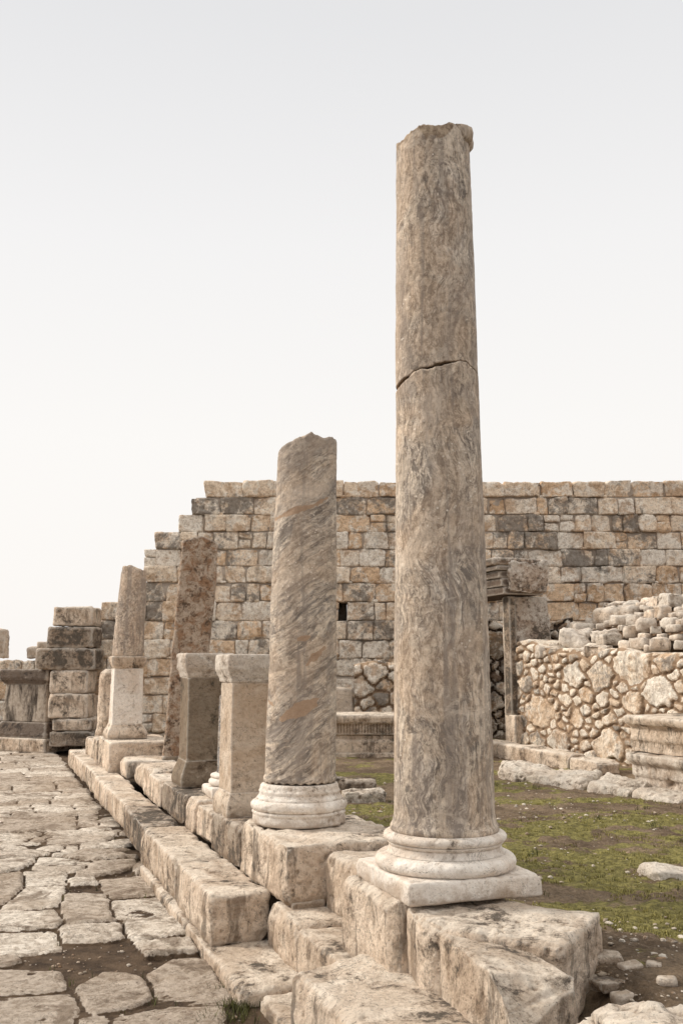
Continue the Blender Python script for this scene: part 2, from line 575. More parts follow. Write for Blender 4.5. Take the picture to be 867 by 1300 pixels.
def yard_mat():
    T = NT('courtyard_soil_and_moss')
    co = T.coords(False)
    soil = T.mix(T.mapr(T.noise(co, 2.2, 8, 0.7), 0.35, 0.65), (0.14, 0.095, 0.06), (0.32, 0.235, 0.155))
    soil = T.mix(T.mapr(T.noise(co, 38, 5, 0.7), 0.56, 0.68, 0, 0.8), soil, (0.40, 0.32, 0.25))
    moss = T.mix(T.mapr(T.noise(co, 16, 6, 0.7), 0.35, 0.65), (0.15, 0.135, 0.045), (0.37, 0.33, 0.11))
    g = T.attr('moss')
    e = T.math('ADD', g, T.math('MULTIPLY', T.math('SUBTRACT', T.noise(co, 6, 9, 0.75), 0.5), 1.5))
    col = T.mix(T.mapr(e, 0.42, 0.62, 0, 0.95), soil, moss)
    f = T.noise(co, 45, 6, 0.75)
    col = T.mix(0.7, col, T.mix(T.mapr(f, 0.3, 0.68), (0.3, 0.3, 0.3), (1.15, 1.15, 1.15)), 'MULTIPLY')
    bp = T.bump(T.noise(co, 30, 10, 0.75), 1.0, 0.035)
    return T.fin(col, 0.97, bp.outputs[0])


M['yard'] = yard_mat()
M['pebble'] = wall_mat('pebble_stone', (0.2, 0.14, 0.09), base=(0.50, 0.42, 0.33), tanc=(0.36, 0.25, 0.17))
M['soil'] = stone_mat('bare_soil', (0.20, 0.145, 0.10), dark_amt=0.4, tan_amt=0.6, tan=(0.13, 0.085, 0.05), dark=(0.05, 0.035, 0.02))


def marble_mat(name, stops, rotate, scl, dist, tan, tan_amt, fine_dark=(0.16, 0.14, 0.125)):
    T = NT(name)
    co = T.coords(False)
    mp = T.n('ShaderNodeMapping', vector_type='POINT')
    mp.inputs['Rotation'].default_value = rotate
    T.l(co, mp.inputs['Vector'])
    m2 = T.n('ShaderNodeMapping', vector_type='POINT')
    m2.inputs['Scale'].default_value = scl
    # warp
    w = T.n('ShaderNodeTexNoise')
    w.inputs['Scale'].default_value = 2.3
    w.inputs['Detail'].default_value = 4
    T.l(co, w.inputs['Vector'])
    ws = T.n('ShaderNodeVectorMath', operation='SCALE')
    ws.inputs['Scale'].default_value = dist
    T.l(w.outputs['Color'], ws.inputs[0])
    ad = T.n('ShaderNodeVectorMath', operation='ADD')
    T.l(mp.outputs[0], ad.inputs[0])
    T.l(ws.outputs[0], ad.inputs[1])
    T.l(ad.outputs[0], m2.inputs['Vector'])
    v = T.noise(m2.outputs[0], 1.0, 8, 0.60, 1.1)
    rp = T.n('ShaderNodeValToRGB')
    el = rp.color_ramp.elements
    el[0].position, el[0].color = stops[0][0], (*stops[0][1], 1)
    el[1].position, el[1].color = stops[-1][0], (*stops[-1][1], 1)
    for p, c in stops[1:-1]:
        e = el.new(p)
        e.color = (*c, 1)
    T.l(v, rp.inputs[0])
    col = rp.outputs[0]
    # thin dark veins where the banded noise crosses the middle value
    vein = T.math('ABSOLUTE', T.math('SUBTRACT', T.noise(m2.outputs[0], 1.7, 6, 0.6, 1.4), 0.5))
    col = T.mix(T.mapr(vein, 0.020, 0.002, 0, 0.9), col, fine_dark)
    m3 = T.n('ShaderNodeVectorMath', operation='MULTIPLY')
    T.l(m2.outputs[0], m3.inputs[0])
    m3.inputs[1].default_value = (3.2, 3.2, 3.0)
    v2 = T.noise(m3.outputs[0], 1.0, 6, 0.65, 1.2)
    col = T.mix(T.mapr(v2, 0.47, 0.41, 0, 0.85), col, tuple(x * 1.2 for x in fine_dark))
    col = T.mix(T.mapr(v2, 0.54, 0.60, 0, 0.75), col, (0.74, 0.66, 0.56))
    big = T.noise(co, 2.1, 6, 0.65, 0.8)
    col = T.mix(T.math('MULTIPLY', T.mapr(big, 0.42, 0.58), tan_amt), col, tan)
    grit = T.noise(co, 30, 8, 0.75)
    col = T.mix(0.6, col, T.mix(T.mapr(grit, 0.36, 0.62), (0.50, 0.46, 0.42), (1.1, 1.1, 1.1)), 'MULTIPLY')
    sp = T.noise(co, 48, 3, 0.6)
    col = T.mix(T.mapr(sp, 0.64, 0.72, 0, 0.5), col, (0.70, 0.64, 0.57))
    col = T.mix(T.mapr(T.noise(co, 7, 8, 0.7, 1.0), 0.60, 0.72, 0, 0.55), col, fine_dark)
    st_ = T.n('ShaderNodeVectorMath', operation='MULTIPLY')
    T.l(co, st_.inputs[0])
    st_.inputs[1].default_value = (15, 15, 0.8)
    col = T.mix(T.mapr(T.noise(st_.outputs[0], 1.0, 5, 0.6, 0.3), 0.52, 0.64, 0, 0.6), col, tuple(x * 1.6 for x in fine_dark))
    tn = T.noise(m2.outputs[0], 0.33, 5, 0.6, 0.6)
    col = T.mix(T.mapr(tn, 0.50, 0.38, 0, 0.5), col, tuple(x * 1.9 for x in fine_dark))
    col = T.mix(T.mapr(tn, 0.52, 0.64, 0, 0.4), col, (0.80, 0.72, 0.63))
    pv = T.n('ShaderNodeTexVoronoi', feature='F1')
    pv.inputs['Scale'].default_value = 30
    T.l(co, pv.inputs['Vector'])
    pg_ = T.math('MULTIPLY', T.mapr(pv.outputs['Distance'], 0.20, 0.10), T.mapr(T.noise(co, 3.0, 4, 0.6), 0.50, 0.60))
    col = T.mix(T.math('MULTIPLY', pg_, 0.8), col, (0.82, 0.77, 0.70))
    # worn, flaked zones are lighter and rougher
    fl = T.noise(co, 4.2, 9, 0.72, 0.6)
    col = T.mix(T.mapr(fl, 0.55, 0.59, 0, 0.35), col, (0.74, 0.66, 0.565))
    col = T.mix(0.35, col, (1.10, 0.965, 0.83), 'MULTIPLY')
    pa = T.attr('patch')
    col = T.mix(T.mapr(pa, 0.35, 0.65), col, T.mix(T.mapr(grit, 0.3, 0.7), (0.36, 0.245, 0.165), (0.44, 0.31, 0.215)))
    cp = T.attr('cap')
    brk = T.mix(T.mapr(T.noise(co, 26, 8, 0.75), 0.38, 0.62), (0.16, 0.105, 0.065), (0.50, 0.39, 0.28))
    col = T.mix(T.mapr(cp, 0.3, 0.9), col, brk)
    bp = T.bump(T.math('ADD', T.noise(co, 22, 9, 0.7), T.math('MULTIPLY', v, 0.8)), 0.55, 0.02)
    return T.fin(col, 0.82, bp.outputs[0], spec=0.3)


GREY, PALE = (0.20, 0.185, 0.17), (0.56, 0.50, 0.43)
M['shaft_tall'] = marble_mat('tan_grey_veined_marble',
                             [(0.37, (0.22, 0.20, 0.18)), (0.44, (0.62, 0.54, 0.45)), (0.49, (0.43, 0.375, 0.32)), (0.53, (0.76, 0.69, 0.60)), (0.57, (0.36, 0.32, 0.285)), (0.63, (0.82, 0.76, 0.68))],
                             (0, 0, 0), (9, 9, 1.7), 0.30, (0.66, 0.50, 0.36), 0.38)
M['shaft_banded'] = marble_mat('grey_banded_marble',
                               [(0.36, (0.17, 0.16, 0.15)), (0.43, (0.42, 0.38, 0.34)), (0.47, (0.60, 0.54, 0.47)), (0.51, (0.28, 0.26, 0.24)), (0.55, (0.56, 0.49, 0.42)), (0.59, (0.36, 0.33, 0.30)), (0.64, (0.70, 0.63, 0.55))],
                               (0, R(36), 0), (1.0, 1.3, 6.5), 0.17, (0.62, 0.50, 0.39), 0.5)
M['shaft_pale'] = marble_mat('pale_pitted_marble',
                             [(0.36, (0.25, 0.21, 0.18)), (0.45, (0.58, 0.49, 0.41)), (0.55, (0.42, 0.35, 0.29)), (0.62, (0.66, 0.57, 0.48))],
                             (0, 0, 0), (8, 8, 5), 0.3, (0.62, 0.49, 0.38), 0.5)
M['shaft_blue'] = marble_mat('blue_grey_marble',
                             [(0.38, (0.06, 0.06, 0.065)), (0.5, (0.16, 0.17, 0.19)), (0.62, (0.42, 0.46, 0.52))],
                             (0, 0, 0), (8, 8, 8), 0.3, (0.3, 0.3, 0.3), 0.3)

# ------------------------------------------------------------------ street (one relief sheet)
Z3 = 370 / 917.0 * 917.0 / 917.0
zoom = 350 / 867.0
HAND = [
    [(205, 502), (338, 502), (353, 588), (218, 603), (205, 560)],
    [(192, 608), (378, 600), (388, 640), (330, 652), (192, 655)],
    [(-60, 556), (172, 562), (188, 590), (182, 612), (-60, 622)],
    [(-60, 628), (150, 618), (180, 628), (184, 678), (60, 697), (-60, 690)],
    [(-60, 697), (48, 705), (52, 718), (30, 728), (-60, 732)],
    [(-60, 738), (180, 745), (207, 798), (120, 812), (-60, 820)],
    [(-60, 828), (236, 812), (248, 880), (243, 925), (-60, 990)],
    [(255, 790), (330, 750), (400, 750), (465, 772), (475, 830), (420, 858), (300, 878), (260, 840)],
    [(250, 892), (330, 885), (347, 930), (335, 990), (240, 990)],
    [(365, 893), (560, 852), (690, 848), (702, 880), (680, 935), (600, 1000), (365, 1000)],
    [(470, 750), (540, 712), (660, 700), (684, 768), (732, 812), (718, 840), (600, 855), (512, 838), (500, 792)],
    [(390, 592), (578, 572), (590, 622), (430, 648), (395, 620)],
    [(433, 658), (598, 645), (617, 680), (460, 695)],
    [(350, 527), (518, 508), (552, 563), (362, 580)],
    [(312, 458), (450, 440), (505, 500), (345, 518)],
    [(216, 460), (298, 456), (312, 472), (225, 478)],
    [(85, 432), (207, 432), (210, 474), (77, 478)],
    [(75, 485), (195, 480), (200, 525), (180, 543), (12, 555)],
    [(-60, 452), (73, 445), (68, 478), (20, 533), (-60, 548)],
    [(118, 392), (288, 389), (288, 404), (122, 411)],
    [(110, 417), (270, 411), (280, 428), (230, 434), (112, 427)],
    [(247, 438), (302, 397), (420, 391), (430, 408), (372, 433), (250, 453)],
    [(422, 412), (455, 407), (465, 430), (432, 440)],
    [(277, 371), (292, 362), (420, 353), (430, 384), (277, 390)],
    [(295, 327), (380, 319), (415, 331), (420, 349), (297, 355)],
    [(365, 305), (400, 301), (405, 314), (370, 318)],
    [(247, 302), (300, 242), (350, 222), (370, 290), (350, 314), (247, 320)],
    [(167, 384), (192, 350), (278, 341), (270, 384)],
    [(200, 340), (250, 322), (290, 326), (284, 339)],
    [(-60, 372), (110, 350), (180, 346), (150, 379), (-60, 396)],
    [(-60, 402), (110, 389), (105, 409), (60, 429), (-60, 446)],
    [(12, 345), (150, 312), (156, 335), (60, 354)],
]
slabs = []
for pg in HAND:
    pts = []
    for (zx, zy) in pg:
        X, Y = at_z(zx * zoom, 930 + zy * zoom, 0.0)
        pts.append((X, Y))
    slabs.append(np.array(pts))
# further stones: lanes along the street, jittered joints
t = 1.6
lane_edges = []
prs = random.Random(5)
row_t = 1.0
rows = []
while row_t < 26:
    rows.append(row_t)
    row_t += prs.uniform(0.34, 0.66)
for ri in range(len(rows) - 1):
    s = 1.37
    off = prs.uniform(0, 0.5)
    first = True
    while s > -9:
        w = prs.uniform(0.4, 1.0)
        if first: w *= 0.5 + off
        first = False
        s2 = s - w
        g = 0.004
        j = lambda: prs.uniform(-0.05, 0.05)
        sk = prs.uniform(-0.10, 0.10)
        t0, t1 = rows[ri], rows[ri + 1]
        wob = lambda ss, tt: 0.14 * math.sin(ss * 1.3 + tt * 0.7) + 0.09 * math.sin(ss * 3.1 - tt * 1.9)
        q = [(s - g + j() * .6, t0 + g + j() * .5), (s2 + g + sk, t0 + g + j() * .5), (s2 + g + j() * .6 + sk * .3, t1 - g + j() * .5), (s - g + j() * .4, t1 - g + j() * .5)]
        q = [xy(a, b + wob(a, b)) for a, b in q]
        cx = sum(p[0] for p in q) / 4
        cy = sum(p[1] for p in q) / 4
        keep = True
        if cy > 0.5:
            P = np.array([[p[0], p[1], 0.0] for p in q])
            px, py = proj(P)
            if py.max() > 1066 and px.max() > -22 and py.max() < 1500 and cy < 9:
                keep = False
            if py.max() >= 1500 and px.max() > -22: keep = False
        if prs.random() < 0.02: keep = False
        if keep: slabs.append(np.array(q))
        s = s2

Yr = [1.8]
while Yr[-1] < 23.5: Yr.append(Yr[-1] + max(0.008, 0.0033 * Yr[-1]))
Yr = np.array(Yr)
An = np.concatenate([np.arange(-1.1, -0.4, 0.006), np.arange(-0.4, 0.34, 0.0027)])
GX = Yr[:, None] * An[None, :]
GY = np.repeat(Yr[:, None], len(An), 1)
P2 = np.stack([GX.ravel(), GY.ravel(), np.zeros(GX.size)], 1)
wx = fbm(P2, 12, 4, 31) * 0.011 + fbm(P2, 2.2, 2, 35) * 0.022
wy = fbm(P2, 12, 4, 47) * 0.011 + fbm(P2, 2.2, 2, 49) * 0.022
PX, PY = P2[:, 0] + wx, P2[:, 1] + wy
best = np.full(len(P2), -1.0)
best2 = np.full(len(P2), -1.0)
sid = np.zeros(len(P2))
tilt = np.zeros(len(P2))
for k, pg in enumerate(slabs):
    x0, y0 = pg.min(0) - 0.02
    x1, y1 = pg.max(0) + 0.02
    ia = np.searchsorted(Yr, y0 - 0.06)
    ib = np.searchsorted(Yr, y1 + 0.06)
    if ib <= ia: continue
    lo, hi = ia * len(An), ib * len(An)
    sl = slice(lo, hi)
    xx, yy = PX[sl], PY[sl]
    sel = np.nonzero((xx > x0) & (xx < x1) & (yy > y0) & (yy < y1))[0]
    if len(sel) == 0: continue
    xs, ys = xx[sel], yy[sel]
    inside = np.zeros(len(sel), bool)
    dist = np.full(len(sel), 9.0)
    m = len(pg)
    for i in range(m):
        a, b = pg[i], pg[(i + 1) % m]
        e = b - a
        L2 = e @ e + 1e-12
        w = np.clip(((xs - a[0]) * e[0] + (ys - a[1]) * e[1]) / L2, 0, 1)
        dist = np.minimum(dist, np.hypot(xs - a[0] - w * e[0], ys - a[1] - w * e[1]))
        cond = (a[1] > ys) != (b[1] > ys)
        with np.errstate(divide='ignore', invalid='ignore'):
            xi = a[0] + (ys - a[1]) / (b[1] - a[1] + 1e-12) * (b[0] - a[0])
        inside ^= cond & (xs < xi)
    dist = np.where(inside, dist, -dist) + (0.024 if k < len(HAND) else 0.03)
    gi = sel + lo
    up = dist > best[gi]
    dn = ~up
    best2[gi[dn]] = np.maximum(best2[gi[dn]], dist[dn])
    gi = gi[up]
    best2[gi] = best[gi]
    best[gi] = dist[up]
    rv = prs.random()
    sid[gi] = rv
    c = pg.mean(0)
    hz = prs.uniform(-0.012, 0.012)
    tx, ty = prs.uniform(-0.025, 0.025), prs.uniform(-0.025, 0.025)
    tilt[gi] = hz + (xs[up] - c[0]) * tx + (ys[up] - c[1]) * ty
best = np.minimum(best, np.where(best2 > -0.5, (best - best2) * 0.5 - 0.004, 9))
mask = sstep(0.0, 0.014, best)
prof_h = 1 - (1 - np.clip(best / 0.028, 0, 1)) ** 2.6
relief = fbm(P2, 4, 4, 3) * 0.010 + fbm(P2, 30, 4, 8) * 0.006 - 0.012 * np.exp(-(np.abs(fbm(P2, 2.3, 4, 19)) / 0.012) ** 2)
dirtz = -0.032 + fbm(P2, 1.2, 3, 77) * 0.022 + fbm(P2, 30, 2, 5) * 0.004
top = tilt + relief - 0.012 * np.clip(fbm(P2, 11, 3, 15) - 0.25, 0, 1) * 3
zz = np.where(best > 0, dirtz + (np.maximum(top, dirtz) - dirtz) * prof_h, dirtz)
stone_m = np.where(best > 0, np.minimum(mask, sstep(-0.004, 0.012, zz - dirtz)), 0)
P2[:, 2] = zz
nA = len(An)
i = np.arange(len(Yr) - 1)[:, None] * nA
j = np.arange(nA - 1)[None, :]
Q = np.stack([i + j, i + j + 1, i + nA + j + 1, i + nA + j], -1).reshape(-1, 4)
# keep it on the street side of the steps
cs = (P2[Q[:, 0], 0] * V[0] + P2[Q[:, 0], 1] * V[1])
Q = Q[(cs < 1.75) & (P2[Q[:, 0], 0] > -13)]
tag(mesh_from('street', P2, Q, M['paving'], (0, 0, 0), {'stone': stone_m, 'rnd': sid}), kind='structure')

# grit lying in the bare patches
gr_ = np.nonzero((best < -0.012) & (P2[:, 1] < 9) & (P2[:, 1] > 3.3) & (P2[:, 0] > -3.6) & (P2[:, 0] * V[0] + P2[:, 1] * V[1] < 1.25))[0]
gr_ = rng.choice(gr_, size=min(900, len(gr_)), replace=False)
LP, LQ = lattice(2, 2, 2)
LN = LP / np.linalg.norm(LP, axis=1, keepdims=True)
bag0 = Bag()
for g0 in gr_:
    r = 0.003 + 0.010 * prs.random() ** 4
    bag0.add(LN * np.array([r * 1.2, r, r * 0.7]) * (1 + 0.12 * rng.standard_normal((len(LN), 1))) + P2[g0] + np.array([prs.uniform(-.01, .01), prs.uniform(-.01, .01), r * .3]), LQ, rnd=prs.random(), stone=1.0, dark=prs.random() * .5)
tag(bag0.build('grit', M['pebble']), kind='stuff', label='small grit in the bare brown patches between the paving stones', cat='grit')

# ------------------------------------------------------------------ wide ground below everything
gv = np.array([(-400, -200, -0.12), (400, -200, -0.12), (400, 600, -0.12), (-400, 600, -0.12)], float)
tag(mesh_from('ground', gv, [(0, 1, 2, 3)], M['soil'], smooth=False), kind='structure')

# ------------------------------------------------------------------ courtyard
Yr = [2.0]
while Yr[-1] < 21.5: Yr.append(Yr[-1] + max(0.010, 0.0036 * Yr[-1]))
Yr = np.array(Yr)
An = np.concatenate([np.arange(-0.2, 0.5, 0.0036), np.arange(0.5, 1.4, 0.015)])
GX = Yr[:, None] * An[None, :]
GY = np.repeat(Yr[:, None], len(An), 1)
P3 = np.stack([GX.ravel(), GY.ravel(), np.zeros(GX.size)], 1)
S_ = P3[:, 0] * V[0] + P3[:, 1] * V[1]
T_ = P3[:, 0] * U[0] + P3[:, 1] * U[1]


def yard_z(P, s):
    z = 0.30 + fbm(P, 0.7, 2, 5) * 0.03
    z = z + 0.15 * sstep(2.2, 2.45, s) * sstep(3.5, 2.7, s) * sstep(6.2, 4.6, P[:, 1])
    return z


lump = fbm(P3, 3.0, 4, 9)
P3[:, 2] = yard_z(P3, S_) + lump * 0.025 + fbm(P3, 14, 3, 12) * 0.018 + fbm(P3, 40, 2, 14) * 0.006
px, py = proj(P3)
band = np.exp(-((py - 1120) / 60.0) ** 2) * sstep(640, 800, px) * 0.30 + sstep(1055, 1035, py) * -0.05
moss = 0.42 + fbm(P3 * np.array([1, 2.2, 1]), 0.75, 4, 61) * 1.0
moss += 0.16 * np.exp(-((P3[:, 1] - 6.6) / 1.9) ** 2)
moss += 0.18 * np.exp(-((P3[:, 1] - 9.0) / 1.6) ** 2) * (P3[:, 0] < 0.8)
moss -= 0.28 * sstep(8.3, 11.5, P3[:, 1])
moss -= 0.45 * sstep(4.75, 4.0, P3[:, 1])
moss += 0.09
moss -= 1.0 * sstep(2.55, 2.3, S_)
moss += fbm(P3, 4.5, 3, 66) * 0.75
i = np.arange(len(Yr) - 1)[:, None] * len(An)
j = np.arange(len(An) - 1)[None, :]
Q = np.stack([i + j, i + j + 1, i + len(An) + j + 1, i + len(An) + j], -1).reshape(-1, 4)
Q = Q[(S_[Q[:, 0]] > 2.08) & (P3[Q[:, 0], 0] < 16)]
tag(mesh_from('courtyard_ground', P3, Q, M['yard'], (0, 0, 0), {'moss': moss}), kind='structure')


def yard_at(x, y):
    P = np.array([[x, y, 0.0]])
    s = np.array([x * V[0] + y * V[1]])
    return float((yard_z(P, s) + fbm(P, 3.0, 4, 9) * 0.025)[0])


# pebbles and moss tufts strewn on the courtyard
rb = random.Random(3)
bag = Bag()
LP, LQ = lattice(2, 2, 2)
LN = LP / np.linalg.norm(LP, axis=1, keepdims=True)
cnt = 0
while cnt < 3600:
    Y = 3.0 + 9.5 * rb.random() ** 1.3
    X = rb.uniform(-0.12, 0.62) * Y
    s = X * V[0] + Y * V[1]
    if s < 2.35: continue
    if fbm(np.array([[X, Y, 0.]]), 1.1, 2, 91)[0] < rb.uniform(-0.5, 0.25): continue
    r = 0.004 + 0.017 * rb.random() ** 5
    sc = np.array([rb.uniform(0.7, 1.4), rb.uniform(0.7, 1.4), rb.uniform(0.4, 0.8)]) * r
    P = LN * sc * (1 + 0.25 * rng.standard_normal((len(LN), 1)) * 0.6)
    a = rb.uniform(0, 6.28)
    P = P @ np.array([[math.cos(a), math.sin(a), 0], [-math.sin(a), math.cos(a), 0], [0, 0, 1]])
    bag.add(P + np.array([X, Y, yard_at(X, Y) + r * 0.25]), LQ, rnd=rb.random(), stone=1.0, dark=rb.random() * 0.4)
    cnt += 1
tag(bag.build('pebbles', M['pebble']), kind='stuff', label='small pale pebbles scattered over the mossy courtyard soil', cat='pebbles')


def leaf_mat(name, a, b):
    T = NT(name)
    co = T.coords(False)
    r = T.attr('rnd')
    return T.fin(T.mix(r, a, b), 0.8)


M['grass'] = leaf_mat('short_grass', (0.13, 0.115, 0.04), (0.38, 0.335, 0.115))
M['weed'] = leaf_mat('dark_grass', (0.03, 0.035, 0.012), (0.12, 0.12, 0.035))


def blades(spots, h0, h1, w, name, mat, label, cat, seed):
    r_ = random.Random(seed)
    Vv, Qq, A = [], [], []
    for (x, y, z, k) in spots:
        for _ in range(k):
            a = r_.uniform(0, 6.28)
            rad = r_.random() * 0.03
            bx_, by_ = x + math.cos(a) * rad, y + math.sin(a) * rad
            h = r_.uniform(h0, h1)
            ln = r_.uniform(0.2, 1.0) * h
            b = r_.uniform(0, 6.28)
            dx, dy = math.cos(b) * ln, math.sin(b) * ln
            wx_, wy_ = -math.sin(b) * w, math.cos(b) * w
            n = len(Vv)
            Vv += [(bx_ - wx_, by_ - wy_, z - 0.005), (bx_ + wx_, by_ + wy_, z - 0.005), (bx_ + dx * .5 + wx_ * .7, by_ + dy * .5 + wy_ * .7, z + h * .6), (bx_ + dx * .5 - wx_ * .7, by_ + dy * .5 - wy_ * .7, z + h * .6),
                   (bx_ + dx + wx_ * .15, by_ + dy + wy_ * .15, z + h), (bx_ + dx - wx_ * .15, by_ + dy - wy_ * .15, z + h)]
            Qq += [(n, n + 1, n + 2, n + 3), (n + 3, n + 2, n + 4, n + 5)]
            A += [r_.random()] * 6
    o = mesh_from(name, np.array(Vv), np.array(Qq), mat, (0, 0, 0), {'rnd': np.array(A)})
    return tag(o, label, cat, kind='stuff')


spots = []
while len(spots) < 6500:
    Y = 3.9 + 7.5 * rb.random() ** 1.2
    X = rb.uniform(-0.12, 0.55) * Y
    s = X * V[0] + Y * V[1]
    if s < 2.5: continue
    p1 = np.array([[X, Y, 0.]])
    mv = 0.52 + fbm(p1 * np.array([1, 2.2, 1]), 0.75, 4, 61)[0] + 0.16 * math.exp(-((Y - 6.6) / 1.9) ** 2) + (0.18 * math.exp(-((Y - 9.0) / 1.6) ** 2) if X < .8 else 0)
    mv -= 0.28 * float(sstep(8.3, 11.5, np.array([Y]))[0]) + 0.45 * float(sstep(4.75, 4.0, np.array([Y]))[0])
    mv += fbm(p1, 4.5, 3, 66)[0] * 0.55
    if mv < 0.42 + rb.uniform(-0.10, 0.25): continue
    spots.append((X, Y, yard_at(X, Y), rb.randint(4, 8)))
blades(spots, 0.004, 0.015, 0.0025, 'short_grass', M['grass'], 'short yellow green moss and grass on the courtyard', 'grass', 4)
spots = []
for (zx, zy, n) in [(700, 745, 16), (730, 790, 22), (760, 810, 26), (745, 850, 26), (760, 880, 22), (700, 860, 14), (780, 850, 20), (690, 880, 12), (720, 900, 14), (640, 905, 10)]:
    for _ in range(n):
        X, Y = at_z(zx * zoom, 930 + zy * zoom, 0.0)
        spots.append((X + rb.gauss(0, 0.035), Y + rb.gauss(0, 0.05), -0.03, 5))
jt_ = np.nonzero((best < 0.0) & (best > -0.03) & (P2[:, 1] < 12) & (P2[:, 1] > 3.4) & (P2[:, 0] > -4) & (P2[:, 0] * V[0] + P2[:, 1] * V[1] < 1.28))[0]
for g0 in rng.choice(jt_, size=min(70, len(jt_)), replace=False):
    spots.append((P2[g0, 0], P2[g0, 1], P2[g0, 2], 3))
for _ in range(90):      # thin weeds in the joints below the steps
    tt = rb.uniform(6, 14)
    X, Y = xy(rb.uniform(1.24, 1.30), tt)
    spots.append((X, Y, -0.04, 3))
for _ in range(34):      # small weeds dotted over the courtyard and along its stones
    Y = rb.uniform(4.2, 12)
    X = rb.uniform(0.02, 0.42) * Y
    if X * V[0] + Y * V[1] < 2.6: continue
    for _ in range(rb.randint(2, 6)):
        spots.append((X + rb.gauss(0, .03), Y + rb.gauss(0, .03), yard_at(X, Y), 6))
for _ in range(60):
    X, Y = xy(rb.uniform(2.45, 2.6), rb.uniform(5.5, 11))
    spots.append((X, Y, yard_at(X, Y), 5))
blades(spots, 0.015, 0.055, 0.0022, 'weeds', M['weed'], 'dark green weeds growing between the kerb and the paving', 'weeds', 5)

# ------------------------------------------------------------------ kerb strip under the steps
G_STRIP = 'flat kerb slabs below the steps'
strip = [(5.08, 6.55, 'long thin kerb slab beside dark weeds, running under the projecting step block'),
         (4.30, 5.05, 'short kerb slab at the bottom edge of the picture, below the nearest step block'),
         (6.58, 8.45, 'kerb lip under the big bright step block'),
         (3.2, 4.27, 'kerb slab hidden mostly below the nearest block')]
for k, (t0, t1, lb) in enumerate(strip):
    s0 = 1.30 if k in (1, 3) else 1.27
    if k == 3: continue
    if k == 1: s0 = 1.36
    stone('kerb_slab', st_box(s0, 1.72, t0, t1, -0.12, 0.055 if k != 1 else 0.045), M['cream_dark'], lb, 'kerb slab', G_STRIP, r=0.03, disp=0.012, res=0.014, seed=300 + k, maxn=110)

# ------------------------------------------------------------------ step blocks (lower row)
G_STEP = 'long blocks of the street step'
steps = [  # s0, s1, t0, t1, z1, mat, label
    (1.31, 1.66, 5.93, 7.10, 0.325, 'cream', 'big bright step block with two dowel holes and a blotched end face'),
    (1.31, 1.66, 7.12, 8.62, 0.320, 'cream_dark', 'step block with a dark grey patch, directly behind the block with the dowel holes'),
    (1.33, 1.66, 8.66, 10.00, 0.315, 'grimy', 'black stained step block with a rounded worn edge'),
    (1.36, 1.68, 10.03, 11.60, 0.31, 'cream_dark', 'step block beyond the black stained one'),
    (1.35, 1.68, 11.64, 12.95, 0.305, 'cream', 'step block with a clean pale top left of the white kerb stones'),
    (1.38, 1.70, 12.99, 14.6, 0.30, 'cream_dark', 'step block in front of the cube under the veined pale pedestal'),
    (1.37, 1.70, 14.64, 17.2, 0.30, 'cream_dark', 'farthest step block, ending near the tall stone pier'),
]
for k, (s0, s1, t0, t1, z1, m, lb) in enumerate(steps):
    stone('step_block', st_box(s0, s1, t0, t1, 0.045, z1), M[m], lb, 'stone block', G_STEP, r=0.035, disp=0.016, res=(0.0095 if k == 0 else 0.013 + 0.0016 * k), seed=40 + k, maxn=120,
          holes=[(*at_z(253, 1103, .325), 0.030, 0.022), (*at_z(276, 1107, .325), 0.040, 0.020)] if k == 0 else None)
# the blocks stepped back where a kerb block is missing
stone('step_block', st_box(1.62, 2.0, 5.27, 5.87, 0.03, 0.29), M['cream'], 'pale step block tucked between the dowel hole block and its cracked neighbour', 'stone block', G_STEP, r=0.03, disp=0.010, res=0.011, seed=60)
stone('step_block', st_box(1.625, 2.0, 4.60, 5.255, 0.03, 0.285), M['cream_dark'], 'step block with a brown stained cracked top, left of the tallest column', 'stone block', G_STEP, r=0.03, disp=0.012, res=0.011, seed=61)
stone('step_block', quadpts([xy(1.33, 3.2), xy(1.86, 3.2), xy(1.74, 4.42), xy(1.30, 4.36)], 0.0, 0.37), M['cream'], 'nearest step block with a tan stained left face at the bottom edge', 'stone block', G_STEP, r=0.04, disp=0.016, res=0.009, seed=62, maxn=140)

# ------------------------------------------------------------------ stylobate blocks under the columns
G_BASE = 'blocks carrying the colonnade'


def sty(c, m, lb, seed, **kw):
    d = dict(r=0.03, disp=0.012, res=0.011, maxn=120)
    d.update(kw)
    return stone('foundation_block', c, M[m], lb, 'stone block', G_BASE, seed=seed, **d)


sty(quadpts([xy(1.69, 4.10), xy(2.25, 4.12), xy(2.3, 4.72), xy(1.68, 4.72)], 0.30, [0.648, 0.645, 0.648, 0.648]), 'cream', 'smooth block under the left corner of the tallest column plinth', 80)
sty(quadpts([at_z(536, 1170, .64), at_z(715, 1206, .60), at_z(768, 1158, .62), xy(1.80, 4.5)], [0.1, 0.30, 0.35, 0.1], [0.64, 0.61, 0.635, 0.645]), 'cream', 'broad slab with a rounded right end, under the front of the tallest column plinth', 81, r=0.05, disp=0.016)
sty(quadpts([at_z(652, 1262, .59), at_z(736, 1242, .57), at_z(618, 1166, .585), at_z(544, 1170, .62)], [0.02, 0.06, 0.06, 0.02], [0.60, 0.57, 0.585, 0.62]), 'cream_dark', 'pitted block with black lichen streaks on its right side, nearest of the foundation', 82, r=0.03, disp=0.013, res=0.009, cuts=3)
sty(quadpts([xy(1.66, 5.62), xy(2.46, 5.62), xy(2.50, 6.68), xy(1.65, 6.68)], 0.30, [0.645, 0.64, 0.65, 0.65]), 'cream', 'thick white block under the diagonally banded column', 83, r=0.045, disp=0.018)
